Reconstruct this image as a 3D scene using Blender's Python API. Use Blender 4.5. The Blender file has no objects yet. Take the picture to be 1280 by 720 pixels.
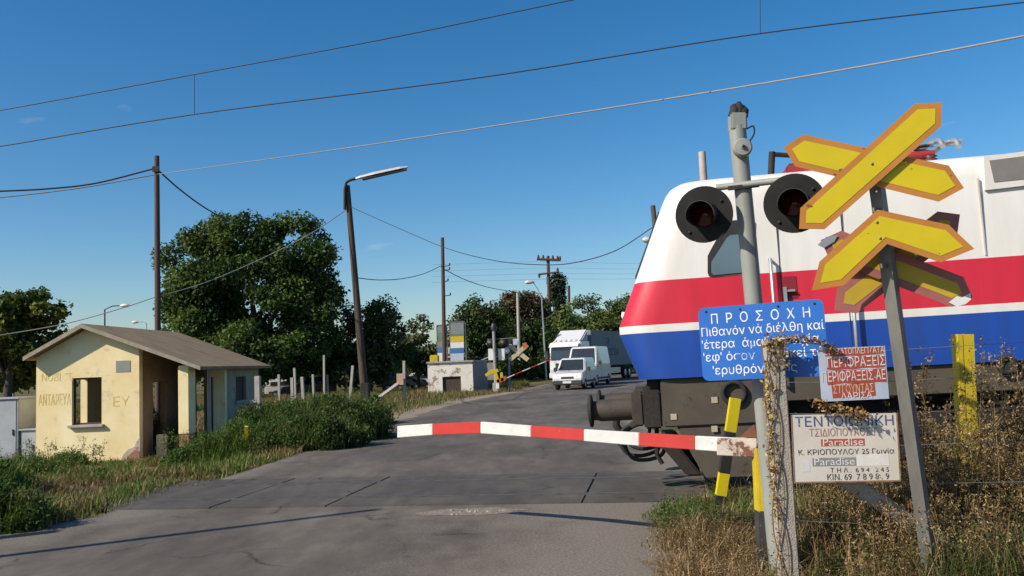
import bpy, bmesh, math, random
import numpy as np
from mathutils import Matrix, Vector, Quaternion
R = math.radians
random.seed(7); rng = np.random.default_rng(7)
S = bpy.context.scene
COL = S.collection

# ------------------------------------------------------------------ camera
EYE = Vector((0, 0, 1.7)); FPX = 1100.0
PITCH = math.atan(93.0 / FPX); ROLL = math.atan(0.04)
FW = Vector((0, math.cos(PITCH), math.sin(PITCH)))
_r, _u = Vector((1, 0, 0)), Vector((0, -math.sin(PITCH), math.cos(PITCH)))
RT = _r * math.cos(ROLL) - _u * math.sin(ROLL)
UP = _u * math.cos(ROLL) + _r * math.sin(ROLL)
cd = bpy.data.cameras.new('camera'); cam = bpy.data.objects.new('camera', cd); COL.objects.link(cam)
cd.sensor_width = 36; cd.lens = 36 * FPX / 1280; cd.clip_end = 3000; cd.clip_start = .05
cam.matrix_world = Matrix(((RT.x, UP.x, -FW.x, EYE.x), (RT.y, UP.y, -FW.y, EYE.y), (RT.z, UP.z, -FW.z, EYE.z), (0, 0, 0, 1)))
S.camera = cam

def ray(px, py): return FW + RT * ((px - 640) / FPX) + UP * ((360 - py) / FPX)
def P(px, py, Y):
    d = ray(px, py); return EYE + d * (Y / d.y)
def G(px, py, z=0.0):
    d = ray(px, py); return EYE + d * ((z - EYE.z) / d.z)
def PP(px, py, pt, n):
    d = ray(px, py); return EYE + d * ((pt - EYE).dot(n) / d.dot(n))
def XatY(px, Y): return (px - 640) / FPX * Y * 1.0

def sst(t): t = min(1, max(0, t)); return t * t * (3 - 2 * t)
def gz(X, Y):
    a = -0.5 * sst((-X - 5) / 3) * sst((Y - 14) / 6) * (1 - sst((Y - 32) / 8))
    b = -0.35 * sst((Y - 55) / 15) * sst((-X - 5) / 4)
    return a + b

# ------------------------------------------------------------------ materials
def mat(name, c1, c2=None, scale=4.0, rough=.7, metal=0., bump=0., bscale=60., c3=None, s3=14., t3=.62, stretch=(1, 1, 1), spec=.5, detail=6., lo=.35, hi=.68, coat=0., trans=0.):
    m = bpy.data.materials.new(name); m.use_nodes = True
    nt = m.node_tree; N = nt.nodes; L = nt.links; b = N['Principled BSDF']
    b.inputs['Roughness'].default_value = rough; b.inputs['Metallic'].default_value = metal
    b.inputs['Specular IOR Level'].default_value = spec
    if coat: b.inputs['Coat Weight'].default_value = coat; b.inputs['Coat Roughness'].default_value = .1
    tc = N.new('ShaderNodeTexCoord'); mp = N.new('ShaderNodeMapping'); mp.inputs['Scale'].default_value = stretch
    L.new(tc.outputs['Object'], mp.inputs['Vector'])
    if c2 is None: c2 = tuple(x * .86 for x in c1)
    n = N.new('ShaderNodeTexNoise'); n.inputs['Scale'].default_value = scale; n.inputs['Detail'].default_value = detail; n.inputs['Roughness'].default_value = .62
    L.new(mp.outputs[0], n.inputs['Vector'])
    r = N.new('ShaderNodeValToRGB'); r.color_ramp.elements[0].position = lo; r.color_ramp.elements[1].position = hi
    r.color_ramp.elements[0].color = (*c1, 1); r.color_ramp.elements[1].color = (*c2, 1)
    L.new(n.outputs['Fac'], r.inputs['Fac']); out = r.outputs['Color']
    if c3 is not None:
        n3 = N.new('ShaderNodeTexNoise'); n3.inputs['Scale'].default_value = s3; n3.inputs['Detail'].default_value = 8; n3.inputs['Roughness'].default_value = .7
        L.new(mp.outputs[0], n3.inputs['Vector'])
        r3 = N.new('ShaderNodeValToRGB'); r3.color_ramp.elements[0].position = t3; r3.color_ramp.elements[1].position = min(1, t3 + .05)
        r3.color_ramp.elements[0].color = (0, 0, 0, 1); r3.color_ramp.elements[1].color = (1, 1, 1, 1)
        L.new(n3.outputs['Fac'], r3.inputs['Fac'])
        mx = N.new('ShaderNodeMix'); mx.data_type = 'RGBA'
        L.new(r3.outputs['Color'], mx.inputs['Factor']); L.new(out, mx.inputs['A']); mx.inputs['B'].default_value = (*c3, 1)
        out = mx.outputs['Result']
    L.new(out, b.inputs['Base Color'])
    if bump:
        nb = N.new('ShaderNodeTexNoise'); nb.inputs['Scale'].default_value = bscale; nb.inputs['Detail'].default_value = 5
        L.new(tc.outputs['Object'], nb.inputs['Vector'])
        bp = N.new('ShaderNodeBump'); bp.inputs['Strength'].default_value = bump; bp.inputs['Distance'].default_value = .02
        L.new(nb.outputs['Fac'], bp.inputs['Height']); L.new(bp.outputs[0], b.inputs['Normal'])
    return m

def leafmat(name, trans=.3, rough=.6, tcol=1.3):
    m = bpy.data.materials.new(name); m.use_nodes = True
    nt = m.node_tree; N = nt.nodes; L = nt.links; b = N['Principled BSDF']; o = N['Material Output']
    a = N.new('ShaderNodeAttribute'); a.attribute_name = 'tint'
    b.inputs['Roughness'].default_value = rough; b.inputs['Specular IOR Level'].default_value = .25
    L.new(a.outputs['Color'], b.inputs['Base Color'])
    if trans:
        t = N.new('ShaderNodeBsdfTranslucent'); g = N.new('ShaderNodeMix'); g.data_type = 'RGBA'; g.blend_type = 'MULTIPLY'; g.inputs['Factor'].default_value = 1
        L.new(a.outputs['Color'], g.inputs['A']); g.inputs['B'].default_value = (tcol, tcol * 1.05, tcol * .5, 1)
        L.new(g.outputs['Result'], t.inputs['Color'])
        mx = N.new('ShaderNodeMixShader'); mx.inputs['Fac'].default_value = trans
        L.new(b.outputs[0], mx.inputs[1]); L.new(t.outputs[0], mx.inputs[2]); L.new(mx.outputs[0], o.inputs['Surface'])
    return m

LEAF = leafmat('leaf'); GRASS = leafmat('grass_blade', .25, .75); DRY = leafmat('dry_plant', .12, .85)
wood = mat('weathered_wood', (.085, .055, .038), (.04, .028, .022), 3, .85, bump=.4, bscale=40, stretch=(8, 8, .6))
woodred = mat('brown_pole_wood', (.10, .055, .04), (.055, .032, .025), 3, .85, bump=.3, bscale=30, stretch=(8, 8, .5))
wood_grey = mat('grey_pole_wood', (.10, .085, .07), (.055, .047, .04), 3, .85, bump=.3, bscale=30, stretch=(8, 8, .5))
concrete = mat('concrete', (.42, .37, .30), (.31, .27, .225), 6, .9, bump=.5, bscale=80, c3=(.20, .17, .14), s3=26, t3=.68)
concrete_pale = mat('pale_concrete', (.42, .39, .34), (.33, .31, .27), 6, .9, bump=.3, bscale=60)
galv = mat('galvanised_steel', (.19, .185, .165), (.125, .122, .11), 8, .5, .35, c3=(.16, .12, .09), s3=30, t3=.68, stretch=(1, 1, .3))
paintgrey = mat('grey_paint', (.28, .29, .265), (.22, .23, .21), 5, .55, c3=(.20, .18, .15), s3=25, t3=.68, stretch=(1, 1, .4))
black = mat('black_paint', (.018, .018, .018), (.03, .028, .026), 8, .5)
blackmatte = mat('black_rubber', (.016, .016, .017), (.026, .025, .024), 10, .85)
darkmetal = mat('dark_grimy_metal', (.030, .025, .021), (.015, .013, .012), 6, .75, .2, bump=.3, bscale=30)
brownmetal = mat('brown_underframe_paint', (.082, .068, .048), (.058, .048, .036), 2.5, .8, c3=(.036, .030, .024), s3=6, t3=.6, bump=.1)
yellow = mat('yellow_paint', (.61, .485, .006), (.54, .425, .008), 3, .55)
yellow_worn = mat('worn_yellow_paint', (.57, .435, .012), (.46, .34, .018), 4, .6, c3=(.20, .12, .05), s3=16, t3=.63, bump=.15)
orangeborder = mat('faded_orange_border', (.50, .205, .035), (.42, .17, .03), 4, .6, c3=(.25, .11, .04), s3=25, t3=.66)
mauve = mat('faded_red_border', (.36, .13, .11), (.28, .10, .09), 4, .7, c3=(.55, .5, .48), s3=9, t3=.70)
oldyellow = mat('faded_old_yellow', (.50, .35, .02), (.40, .27, .03), 5, .65, c3=(.25, .13, .06), s3=20, t3=.64)
signwhite = mat('sign_white', (.74, .74, .73), (.66, .66, .65), 4, .5)
barwhite = mat('barrier_white', (.64, .64, .62), (.52, .51, .49), 5, .55, c3=(.34, .31, .27), s3=14, t3=.63)
barred = mat('barrier_red', (.50, .030, .022), (.40, .026, .02), 5, .55, c3=(.45, .12, .09), s3=14, t3=.65)
rustwhite = mat('rusty_white_steel', (.48, .44, .38), (.38, .33, .28), 5, .75, c3=(.14, .055, .03), s3=7, t3=.52, bump=.3)
blue_sign = mat('blue_sign_enamel', (.012, .125, .47), (.010, .105, .42), 3, .4, c3=(.02, .09, .33), s3=18, t3=.66)
letter_white = mat('worn_white_lettering', (.72, .72, .72), (.62, .63, .66), 8, .6, c3=(.22, .32, .55), s3=5.5, t3=.58)
glass_dark = mat('dark_glass', (.02, .026, .03), (.03, .036, .04), 3, .08, spec=.8)
glass_teal = mat('cab_glass', (.10, .15, .18), (.12, .17, .20), 2, .12, spec=.8)
loco_white = mat('locomotive_white', (.70, .685, .65), (.60, .57, .515), 1.6, .42, coat=.2, stretch=(2.6, 1, .35), lo=.35, hi=.78, c3=(.50, .44, .35), s3=4.5, t3=.68)
loco_red = mat('locomotive_red', (.58, .016, .040), (.47, .016, .034), 1.6, .42, coat=.2, stretch=(2.6, 1, .35), c3=(.40, .05, .05), s3=5, t3=.68)
loco_blue = mat('locomotive_blue', (.006, .060, .34), (.010, .050, .25), 1.6, .42, coat=.2, stretch=(2.6, 1, .35), c3=(.03, .06, .20), s3=5, t3=.66)
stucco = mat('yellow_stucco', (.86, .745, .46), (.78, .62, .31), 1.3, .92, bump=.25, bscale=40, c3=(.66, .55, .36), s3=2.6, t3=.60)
stucco_shaded = mat('shaded_stucco', (.40, .35, .23), (.29, .255, .175), 1.6, .92, bump=.25, c3=(.20, .18, .14), s3=2.4, t3=.58)  # hut stucco with the annex's shade painted into its colour, plus random blotches
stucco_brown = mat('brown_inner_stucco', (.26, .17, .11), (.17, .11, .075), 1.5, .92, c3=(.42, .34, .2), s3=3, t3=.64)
stucco_worn = mat('worn_plaster', (.50, .44, .34), (.38, .33, .26), 3, .95, bump=.4, c3=(.32, .17, .10), s3=5, t3=.56)
brick = mat('bare_brick', (.36, .17, .10), (.26, .12, .08), 9, .95, bump=.6, bscale=30, c3=(.4, .36, .3), s3=12, t3=.6)
roofmat = mat('weathered_roof_slab', (.31, .21, .11), (.18, .125, .068), 2.2, .92, bump=.4, bscale=40, c3=(.28, .22, .15), s3=5, t3=.6, stretch=(.6, 1.5, 1))
fascia = mat('pale_fascia', (.36, .32, .26), (.24, .21, .17), 5, .9, bump=.3)
plaquegrey = mat('grey_plaque', (.26, .27, .24), (.22, .23, .21), 4, .8)
whitewash = mat('flaking_whitewash', (.74, .71, .64), (.64, .60, .52), 1.5, .95, bump=.3, c3=(.30, .22, .15), s3=2.2, t3=.55)
greywall = mat('grey_render', (.30, .28, .26), (.22, .21, .19), 2, .95, c3=(.15, .14, .12), s3=3, t3=.6)
carwhite = mat('white_car_paint', (.66, .67, .67), (.58, .58, .57), 2, .3, coat=.5)
plastic = mat('dark_plastic', (.025, .025, .027), (.035, .035, .037), 10, .7)
lampglass = mat('headlight_glass', (.5, .52, .54), (.42, .44, .46), 5, .12)
platewhite = mat('plate_white', (.62, .62, .60), None, 5, .5)
tarpgrey = mat('grey_tarpaulin', (.20, .205, .215), (.165, .17, .18), 1.2, .7, stretch=(1, 1, .5))
silver = mat('silver_metal', (.52, .53, .54), (.44, .45, .46), 6, .35, .6)
aluminium = mat('lamp_aluminium', (.62, .60, .56), (.52, .50, .47), 5, .45, .3)
cabinet = mat('cabinet_grey', (.38, .40, .42), (.30, .32, .34), 3, .6, c3=(.22, .22, .2), s3=9, t3=.66)
redlens = mat('dark_red_lens', (.055, .005, .005), (.04, .004, .004), 6, .15)
pantored = mat('red_oxide', (.32, .02, .025), (.24, .02, .02), 5, .6)
insul = mat('brown_insulator', (.10, .05, .04), None, 5, .3)
cream = mat('cream_sign', (.66, .62, .54), (.58, .54, .46), 3, .6, c3=(.42, .30, .2), s3=10, t3=.70)
inkblue = mat('faded_blue_ink', (.05, .07, .22), (.10, .12, .26), 12, .7, c3=(.45, .44, .45), s3=26, t3=.60)
inkred = mat('faded_red_ink', (.36, .16, .12), (.45, .28, .22), 12, .7)
inkblack = mat('worn_black_ink', (.04, .04, .04), (.09, .09, .09), 12, .7, c3=(.5, .48, .44), s3=26, t3=.58)
redpanel = mat('red_sticker', (.48, .09, .05), (.40, .07, .045), 5, .6, c3=(.55, .42, .38), s3=22, t3=.68)
greysticker = mat('grey_sticker', (.22, .22, .21), (.28, .28, .27), 8, .6)
fadedred = mat('faded_red_bands', (.40, .075, .045), (.33, .06, .04), 6, .65, c3=(.55, .56, .62), s3=9, t3=.66)
paleblue = mat('pale_blue_white', (.50, .55, .64), (.38, .45, .58), 6, .6)
worn_white = mat('worn_white_letters', (.74, .72, .70), (.64, .6, .58), 10, .65, c3=(.42, .10, .07), s3=14, t3=.66)
steelrail = mat('rail_steel', (.20, .17, .15), (.12, .09, .075), 6, .45, .6)
wirem = mat('wire_black', (.03, .03, .032), None, 5, .6)
wirel = mat('wire_grey', (.24, .24, .23), None, 5, .6)
bark = mat('bark', (.07, .055, .042), (.045, .035, .028), 5, .95, bump=.6, bscale=25, stretch=(3, 3, .7))
colyellow = mat('board_yellow', (.62, .45, .03), None, 3, .6)
colblue = mat('board_blue', (.05, .17, .42), None, 3, .6)
colgreen = mat('board_green', (.12, .22, .14), None, 3, .6)
colgrey = mat('board_grey', (.22, .24, .25), None, 3, .6)
graff = mat('ochre_graffiti', (.66, .45, .10), (.72, .53, .20), 6, .9, c3=(.80, .66, .36), s3=7, t3=.52)

# road / ground
def ground_mat():
    m = bpy.data.materials.new('dry_soil'); m.use_nodes = True
    nt = m.node_tree; N = nt.nodes; L = nt.links; b = N['Principled BSDF']; b.inputs['Roughness'].default_value = .95; b.inputs['Specular IOR Level'].default_value = .1
    tc = N.new('ShaderNodeTexCoord')
    n1 = N.new('ShaderNodeTexNoise'); n1.inputs['Scale'].default_value = .35; n1.inputs['Detail'].default_value = 8
    n2 = N.new('ShaderNodeTexNoise'); n2.inputs['Scale'].default_value = 9; n2.inputs['Detail'].default_value = 8
    for n in (n1, n2): L.new(tc.outputs['Object'], n.inputs['Vector'])
    r1 = N.new('ShaderNodeValToRGB'); e = r1.color_ramp.elements
    e[0].position = .35; e[0].color = (.075, .085, .03, 1); e[1].position = .62; e[1].color = (.20, .155, .085, 1)
    x = r1.color_ramp.elements.new(.5); x.color = (.13, .115, .05, 1)
    L.new(n1.outputs['Fac'], r1.inputs['Fac'])
    mx = N.new('ShaderNodeMix'); mx.data_type = 'RGBA'; mx.blend_type = 'MULTIPLY'; mx.inputs['Factor'].default_value = .8
    r2 = N.new('ShaderNodeValToRGB'); r2.color_ramp.elements[0].position = .3; r2.color_ramp.elements[0].color = (.4, .4, .4, 1); r2.color_ramp.elements[1].position = .7; r2.color_ramp.elements[1].color = (1.25, 1.2, 1.1, 1)
    L.new(n2.outputs['Fac'], r2.inputs['Fac']); L.new(r1.outputs['Color'], mx.inputs['A']); L.new(r2.outputs['Color'], mx.inputs['B']); L.new(mx.outputs['Result'], b.inputs['Base Color'])
    bp = N.new('ShaderNodeBump'); bp.inputs['Strength'].default_value = .8; bp.inputs['Distance'].default_value = .05
    L.new(n2.outputs['Fac'], bp.inputs['Height']); L.new(bp.outputs[0], b.inputs['Normal'])
    return m

def asphalt_mat(name, base, dark, light, cracks=True, gravel=False):
    m = bpy.data.materials.new(name); m.use_nodes = True
    nt = m.node_tree; N = nt.nodes; L = nt.links; b = N['Principled BSDF']; b.inputs['Roughness'].default_value = .82; b.inputs['Specular IOR Level'].default_value = .35
    tc = N.new('ShaderNodeTexCoord')
    def noise(s, d=6, st=None, ro=.6):
        n = N.new('ShaderNodeTexNoise'); n.inputs['Scale'].default_value = s; n.inputs['Detail'].default_value = d; n.inputs['Roughness'].default_value = ro
        if st:
            mp = N.new('ShaderNodeMapping'); mp.inputs['Scale'].default_value = st; L.new(tc.outputs['Object'], mp.inputs['Vector']); L.new(mp.outputs[0], n.inputs['Vector'])
        else: L.new(tc.outputs['Object'], n.inputs['Vector'])
        return n
    big = noise(.55, 7, (1, .45, 1)); mid = noise(2.2, 8, (1.2, .35, 1), .7); fine = noise(160, 3)
    ra = N.new('ShaderNodeValToRGB'); e = ra.color_ramp.elements; e[0].position = .36; e[0].color = (*dark, 1); e[1].position = .66; e[1].color = (*light, 1); x = e.new(.5); x.color = (*base, 1)
    L.new(big.outputs['Fac'], ra.inputs['Fac'])
    rm = N.new('ShaderNodeValToRGB'); rm.color_ramp.elements[0].position = .34; rm.color_ramp.elements[0].color = (.70, .70, .70, 1); rm.color_ramp.elements[1].position = .7; rm.color_ramp.elements[1].color = (1.24, 1.21, 1.15, 1)
    L.new(mid.outputs['Fac'], rm.inputs['Fac'])
    rf = N.new('ShaderNodeValToRGB'); rf.color_ramp.elements[0].position = .3; rf.color_ramp.elements[0].color = (.62, .62, .62, 1); rf.color_ramp.elements[1].position = .72; rf.color_ramp.elements[1].color = (1.4, 1.38, 1.33, 1)
    L.new(fine.outputs['Fac'], rf.inputs['Fac'])
    def mul(a, c, f=1):
        mx = N.new('ShaderNodeMix'); mx.data_type = 'RGBA'; mx.blend_type = 'MULTIPLY'; mx.inputs['Factor'].default_value = f
        L.new(a, mx.inputs['A']); L.new(c, mx.inputs['B']); return mx.outputs['Result']
    out = mul(mul(ra.outputs['Color'], rm.outputs['Color']), rf.outputs['Color'], .8)
    if cracks:
        v = N.new('ShaderNodeTexVoronoi'); v.feature = 'DISTANCE_TO_EDGE'; v.inputs['Scale'].default_value = .42
        wn = noise(1.6, 5); va = N.new('ShaderNodeVectorMath'); va.operation = 'MULTIPLY_ADD'; va.inputs[1].default_value = (.9, .9, 0); L.new(wn.outputs['Color'], va.inputs[0]); L.new(tc.outputs['Object'], va.inputs[2]); L.new(va.outputs[0], v.inputs['Vector'])
        rc = N.new('ShaderNodeValToRGB'); rc.color_ramp.elements[0].position = .002; rc.color_ramp.elements[0].color = (.38, .37, .36, 1); rc.color_ramp.elements[1].position = .010; rc.color_ramp.elements[1].color = (1, 1, 1, 1)
        L.new(v.outputs['Distance'], rc.inputs['Fac'])
        gate = noise(.8, 2); rg = N.new('ShaderNodeValToRGB'); rg.color_ramp.elements[0].position = .5; rg.color_ramp.elements[1].position = .58
        L.new(gate.outputs['Fac'], rg.inputs['Fac'])
        mx = N.new('ShaderNodeMix'); mx.data_type = 'RGBA'; mx.blend_type = 'MULTIPLY'; L.new(rg.outputs['Color'], mx.inputs['Factor']); L.new(out, mx.inputs['A']); L.new(rc.outputs['Color'], mx.inputs['B']); out = mx.outputs['Result']
    hgt = fine.outputs['Fac']
    if gravel:      # loose gravel lying on the asphalt, thickest at the road edges
        at = N.new('ShaderNodeAttribute'); at.attribute_name = 'tint'; sx = N.new('ShaderNodeSeparateColor'); L.new(at.outputs['Color'], sx.inputs[0])
        g1 = noise(1.3, 7, None, .65); g2 = noise(38, 6, None, .75)
        ad = N.new('ShaderNodeMath'); ad.operation = 'MULTIPLY_ADD'; L.new(g1.outputs['Fac'], ad.inputs[0]); ad.inputs[1].default_value = 1.1; L.new(sx.outputs[0], ad.inputs[2])
        a2 = N.new('ShaderNodeMath'); a2.operation = 'MULTIPLY_ADD'; L.new(g2.outputs['Fac'], a2.inputs[0]); a2.inputs[1].default_value = .9; L.new(ad.outputs[0], a2.inputs[2])
        rr = N.new('ShaderNodeMapRange'); rr.inputs['From Min'].default_value = 1.12; rr.inputs['From Max'].default_value = 1.60; L.new(a2.outputs[0], rr.inputs['Value'])
        rg2 = N.new('ShaderNodeValToRGB'); e2 = rg2.color_ramp.elements; e2[0].position = .36; e2[0].color = (.10, .086, .070, 1); e2[1].position = .66; e2[1].color = (.27, .235, .19, 1)
        L.new(g2.outputs['Fac'], rg2.inputs['Fac'])
        mg = N.new('ShaderNodeMix'); mg.data_type = 'RGBA'; L.new(rr.outputs[0], mg.inputs['Factor']); L.new(out, mg.inputs['A']); L.new(rg2.outputs['Color'], mg.inputs['B']); out = mg.outputs['Result']
    L.new(out, b.inputs['Base Color'])
    bp = N.new('ShaderNodeBump'); bp.inputs['Strength'].default_value = .55; bp.inputs['Distance'].default_value = .012
    L.new(hgt, bp.inputs['Height']); L.new(bp.outputs[0], b.inputs['Normal'])
    return m
M_ground = ground_mat()
M_road = asphalt_mat('asphalt', (.112, .097, .083), (.082, .071, .062), (.158, .138, .118), True, True)
M_panel = asphalt_mat('rubber_panel', (.088, .080, .072), (.066, .060, .054), (.112, .101, .091), True)
M_gravel = mat('gravel', (.20, .175, .145), (.115, .10, .085), 30, .95, bump=1., bscale=70, c3=(.30, .27, .23), s3=55, t3=.6)
M_ballast = mat('ballast', (.10, .088, .076), (.05, .044, .04), 20, .95, bump=1., bscale=40)
M_stone = mat('stone', (.30, .27, .23), (.20, .18, .16), 20, .95)

# ------------------------------------------------------------------ mesh builder
def wm(o):
    M = o.matrix_basis.copy()
    while o.parent is not None: o = o.parent; M = o.matrix_basis @ M
    return M
class MB:
    def __init__(s): s.v = []; s.f = []; s.m = []; s.sm = []; s.cur = 0; s.smooth = False
    def add(s, vs, fs):
        k = len(s.v); s.v += [tuple(x) for x in vs]
        for f in fs: s.f.append(tuple(k + i for i in f)); s.m.append(s.cur); s.sm.append(s.smooth)
        return s
    def box(s, c, size, M=None):
        hx, hy, hz = size[0] / 2, size[1] / 2, size[2] / 2
        vs = [Vector((c[0] + a * hx, c[1] + b * hy, c[2] + d * hz)) for a in (-1, 1) for b in (-1, 1) for d in (-1, 1)]
        if M is not None: vs = [M @ q for q in vs]
        return s.add(vs, [(0, 1, 3, 2), (4, 6, 7, 5), (0, 4, 5, 1), (2, 3, 7, 6), (0, 2, 6, 4), (1, 5, 7, 3)])
    def b2(s, x0, x1, y0, y1, z0, z1, M=None): return s.box(((x0 + x1) / 2, (y0 + y1) / 2, (z0 + z1) / 2), (abs(x1 - x0), abs(y1 - y0), abs(z1 - z0)), M)
    def path(s, pts, rad, n=8, cap=True, closed=False):
        pts = [Vector(p) for p in pts]; m = len(pts)
        if not hasattr(rad, '__len__'): rad = [rad] * m
        rings = []; prev = None
        for i, p in enumerate(pts):
            if closed: t = pts[(i + 1) % m] - pts[i - 1]
            else: t = pts[min(i + 1, m - 1)] - pts[max(i - 1, 0)]
            t.normalize()
            if prev is None: a = t.orthogonal().normalized()
            else: a = (prev - t * prev.dot(t)).normalized()
            prev = a; b = t.cross(a)
            rings.append([p + (a * math.cos(2 * math.pi * k / n) + b * math.sin(2 * math.pi * k / n)) * rad[i] for k in range(n)])
        vs = [q for r in rings for q in r]; fs = []
        for i in range(m if closed else m - 1):
            j = (i + 1) % m
            for k in range(n): fs.append((i * n + k, i * n + (k + 1) % n, j * n + (k + 1) % n, j * n + k))
        sm = s.smooth; s.smooth = True; s.add(vs, fs); s.smooth = False
        if cap and not closed:
            s.add(rings[0], [tuple(range(n))[::-1]]); s.add(rings[-1], [tuple(range(n))])
        s.smooth = sm; return s
    def tube(s, a, b, r0, r1=None, n=10): return s.path([a, b], [r0, r0 if r1 is None else r1], n)
    def lathe(s, prof, M, n=24):           # profile (r, z) about local z
        vs = []; fs = []
        for r, z in prof: vs += [M @ Vector((r * math.cos(2 * math.pi * k / n), r * math.sin(2 * math.pi * k / n), z)) for k in range(n)]
        for i in range(len(prof) - 1):
            for k in range(n): fs.append((i * n + k, i * n + (k + 1) % n, (i + 1) * n + (k + 1) % n, (i + 1) * n + k))
        return s.add(vs, fs)
    def prism(s, poly, off):               # 3-D polygon + offset vector
        n = len(poly); poly = [Vector(p) for p in poly]; off = Vector(off)
        vs = poly + [p + off for p in poly]
        fs = [tuple(range(n))[::-1], tuple(range(n, 2 * n))] + [(i, (i + 1) % n, n + (i + 1) % n, n + i) for i in range(n)]
        return s.add(vs, fs)
    def build(s, name, mats, parent=None, world=True, loc=None, bevel=0.):
        if not isinstance(mats, (list, tuple)): mats = [mats]
        vs = s.v
        if parent is not None and world:
            I = wm(parent).inverted(); vs = [I @ Vector(q) for q in vs]
        elif loc is not None: vs = [Vector(q) - Vector(loc) for q in vs]
        me = bpy.data.meshes.new(name); me.from_pydata([tuple(q) for q in vs], [], s.f)
        for x in mats: me.materials.append(x)
        me.polygons.foreach_set('material_index', s.m); me.polygons.foreach_set('use_smooth', s.sm)
        bm = bmesh.new(); bm.from_mesh(me); bmesh.ops.recalc_face_normals(bm, faces=bm.faces)
        if bevel:
            bmesh.ops.bevel(bm, geom=[e for e in bm.edges if e.is_manifold and e.calc_face_angle(0) > .6], offset=bevel, segments=2, affect='EDGES', clamp_overlap=True)
        bm.to_mesh(me); bm.free()
        o = bpy.data.objects.new(name, me); COL.objects.link(o)
        if parent is not None: o.parent = parent
        elif loc is not None: o.location = loc
        return o

def tag(o, label=None, cat=None, group=None, kind=None):
    if label: o['label'] = label
    if cat: o['category'] = cat
    if group: o['group'] = group
    if kind: o['kind'] = kind
    return o
def empty(name, M, label, cat, group=None):
    o = bpy.data.objects.new(name, None); COL.objects.link(o); o.empty_display_size = .2
    o.matrix_basis = M if isinstance(M, Matrix) else Matrix.Translation(M)
    return tag(o, label, cat, group)
def frame(o, x, up):
    x = Vector(x).normalized(); n = x.cross(Vector(up)).normalized(); u = n.cross(x)
    return Matrix(((x.x, u.x, n.x, o[0]), (x.y, u.y, n.y, o[1]), (x.z, u.z, n.z, o[2]), (0, 0, 0, 1)))   # x right, y up, z out
def dup(root, M, label=None):
    r = root.copy(); COL.objects.link(r); r.matrix_basis = M
    if label: r['label'] = label
    for ch in list(root.children):
        c = ch.copy(); COL.objects.link(c); c.parent = r
        for g in list(ch.children):
            d = g.copy(); COL.objects.link(d); d.parent = c
    return r
def text(body, size, M, material, name, parent, ext=.0012, width=None, align='CENTER', bold=0., spacing=1., flat=True):
    """Lettering as flat faces; overlapping strokes of one glyph are filled one by one so that they join instead of cancelling."""
    from mathutils.geometry import tessellate_polygon, interpolate_bezier
    c = bpy.data.curves.new('t', 'FONT'); c.body = body; c.size = size; c.align_x = align; c.align_y = 'CENTER'; c.space_character = spacing
    o = bpy.data.objects.new('t', c); COL.objects.link(o); bpy.context.view_layer.update()
    cu = o.to_curve(bpy.context.evaluated_depsgraph_get()); polys = []
    for sp in cu.splines:
        bz = sp.bezier_points; k = len(bz); q = []; ctl = set()
        for i in range(k):
            p0, p1 = bz[i], bz[(i + 1) % k]
            ctl.add(len(q)); q += interpolate_bezier(p0.co, p0.handle_right, p1.handle_left, p1.co, 5)[:-1]
        w = []; isc = []
        for j, p in enumerate(q):
            if not w or (p - w[-1]).length > size * 1e-4: w.append(Vector((p.x, p.y, 0))); isc.append(j in ctl)
        st = []; fl = []       # cut a contour that touches itself into simple loops
        for p, ic in zip(w, isc):
            hit = next((j for j in range(len(st) - 4, -1, -1) if ic and fl[j] and (st[j] - p).length < size * .012), None)
            if hit is not None:
                loop = st[hit:]; st = st[:hit + 1]; fl = fl[:hit + 1]
                if len(loop) > 2: polys.append(loop)
            else: st.append(p); fl.append(ic)
        if len(st) > 2: polys.append(st)
    o.to_curve_clear(); bpy.data.objects.remove(o); bpy.data.curves.remove(c)
    area = lambda w: sum(w[i - 1].x * w[i].y - w[i].x * w[i - 1].y for i in range(len(w))) / 2
    def inside(p, w):
        r = False
        for i in range(len(w)):
            a, d = w[i - 1], w[i]
            if (a.y > p.y) != (d.y > p.y) and p.x < (d.x - a.x) * (p.y - a.y) / (d.y - a.y) + a.x: r = not r
        return r
    A_ = [area(w) for w in polys]; outs = []; holes = []; own = {}
    for i, w in enumerate(polys):     # a hole lies wholly inside a contour of the opposite winding
        inn = [j for j, v in enumerate(polys) if j != i and A_[i] * A_[j] < 0 and abs(A_[j]) > abs(A_[i]) and all(inside(p, v) for p in w[::3])]
        if inn: own.setdefault(min(inn, key=lambda j: abs(A_[j])), []).append(w)
        else: outs.append(i)
    xs = [p.x for w in polys for p in w]; kx = width / (max(xs) - min(xs)) if width else 1
    vs = []; fs = []
    for i, oi in enumerate(outs):
        w = polys[oi]; hs_ = own.get(oi, [])
        allp = w + [p for h in hs_ for p in h]; k0 = len(vs); z = (i % 3) * .00012
        vs += [M @ Vector((p.x * kx, p.y, z + ext)) for p in allp]
        fs += [tuple(k0 + j for j in t) for t in tessellate_polygon([w] + hs_)]
    me = bpy.data.meshes.new(name); me.from_pydata([tuple(v) for v in vs], [], fs); me.materials.append(material)
    t = bpy.data.objects.new(name, me); COL.objects.link(t); t.parent = parent
    return t

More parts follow.
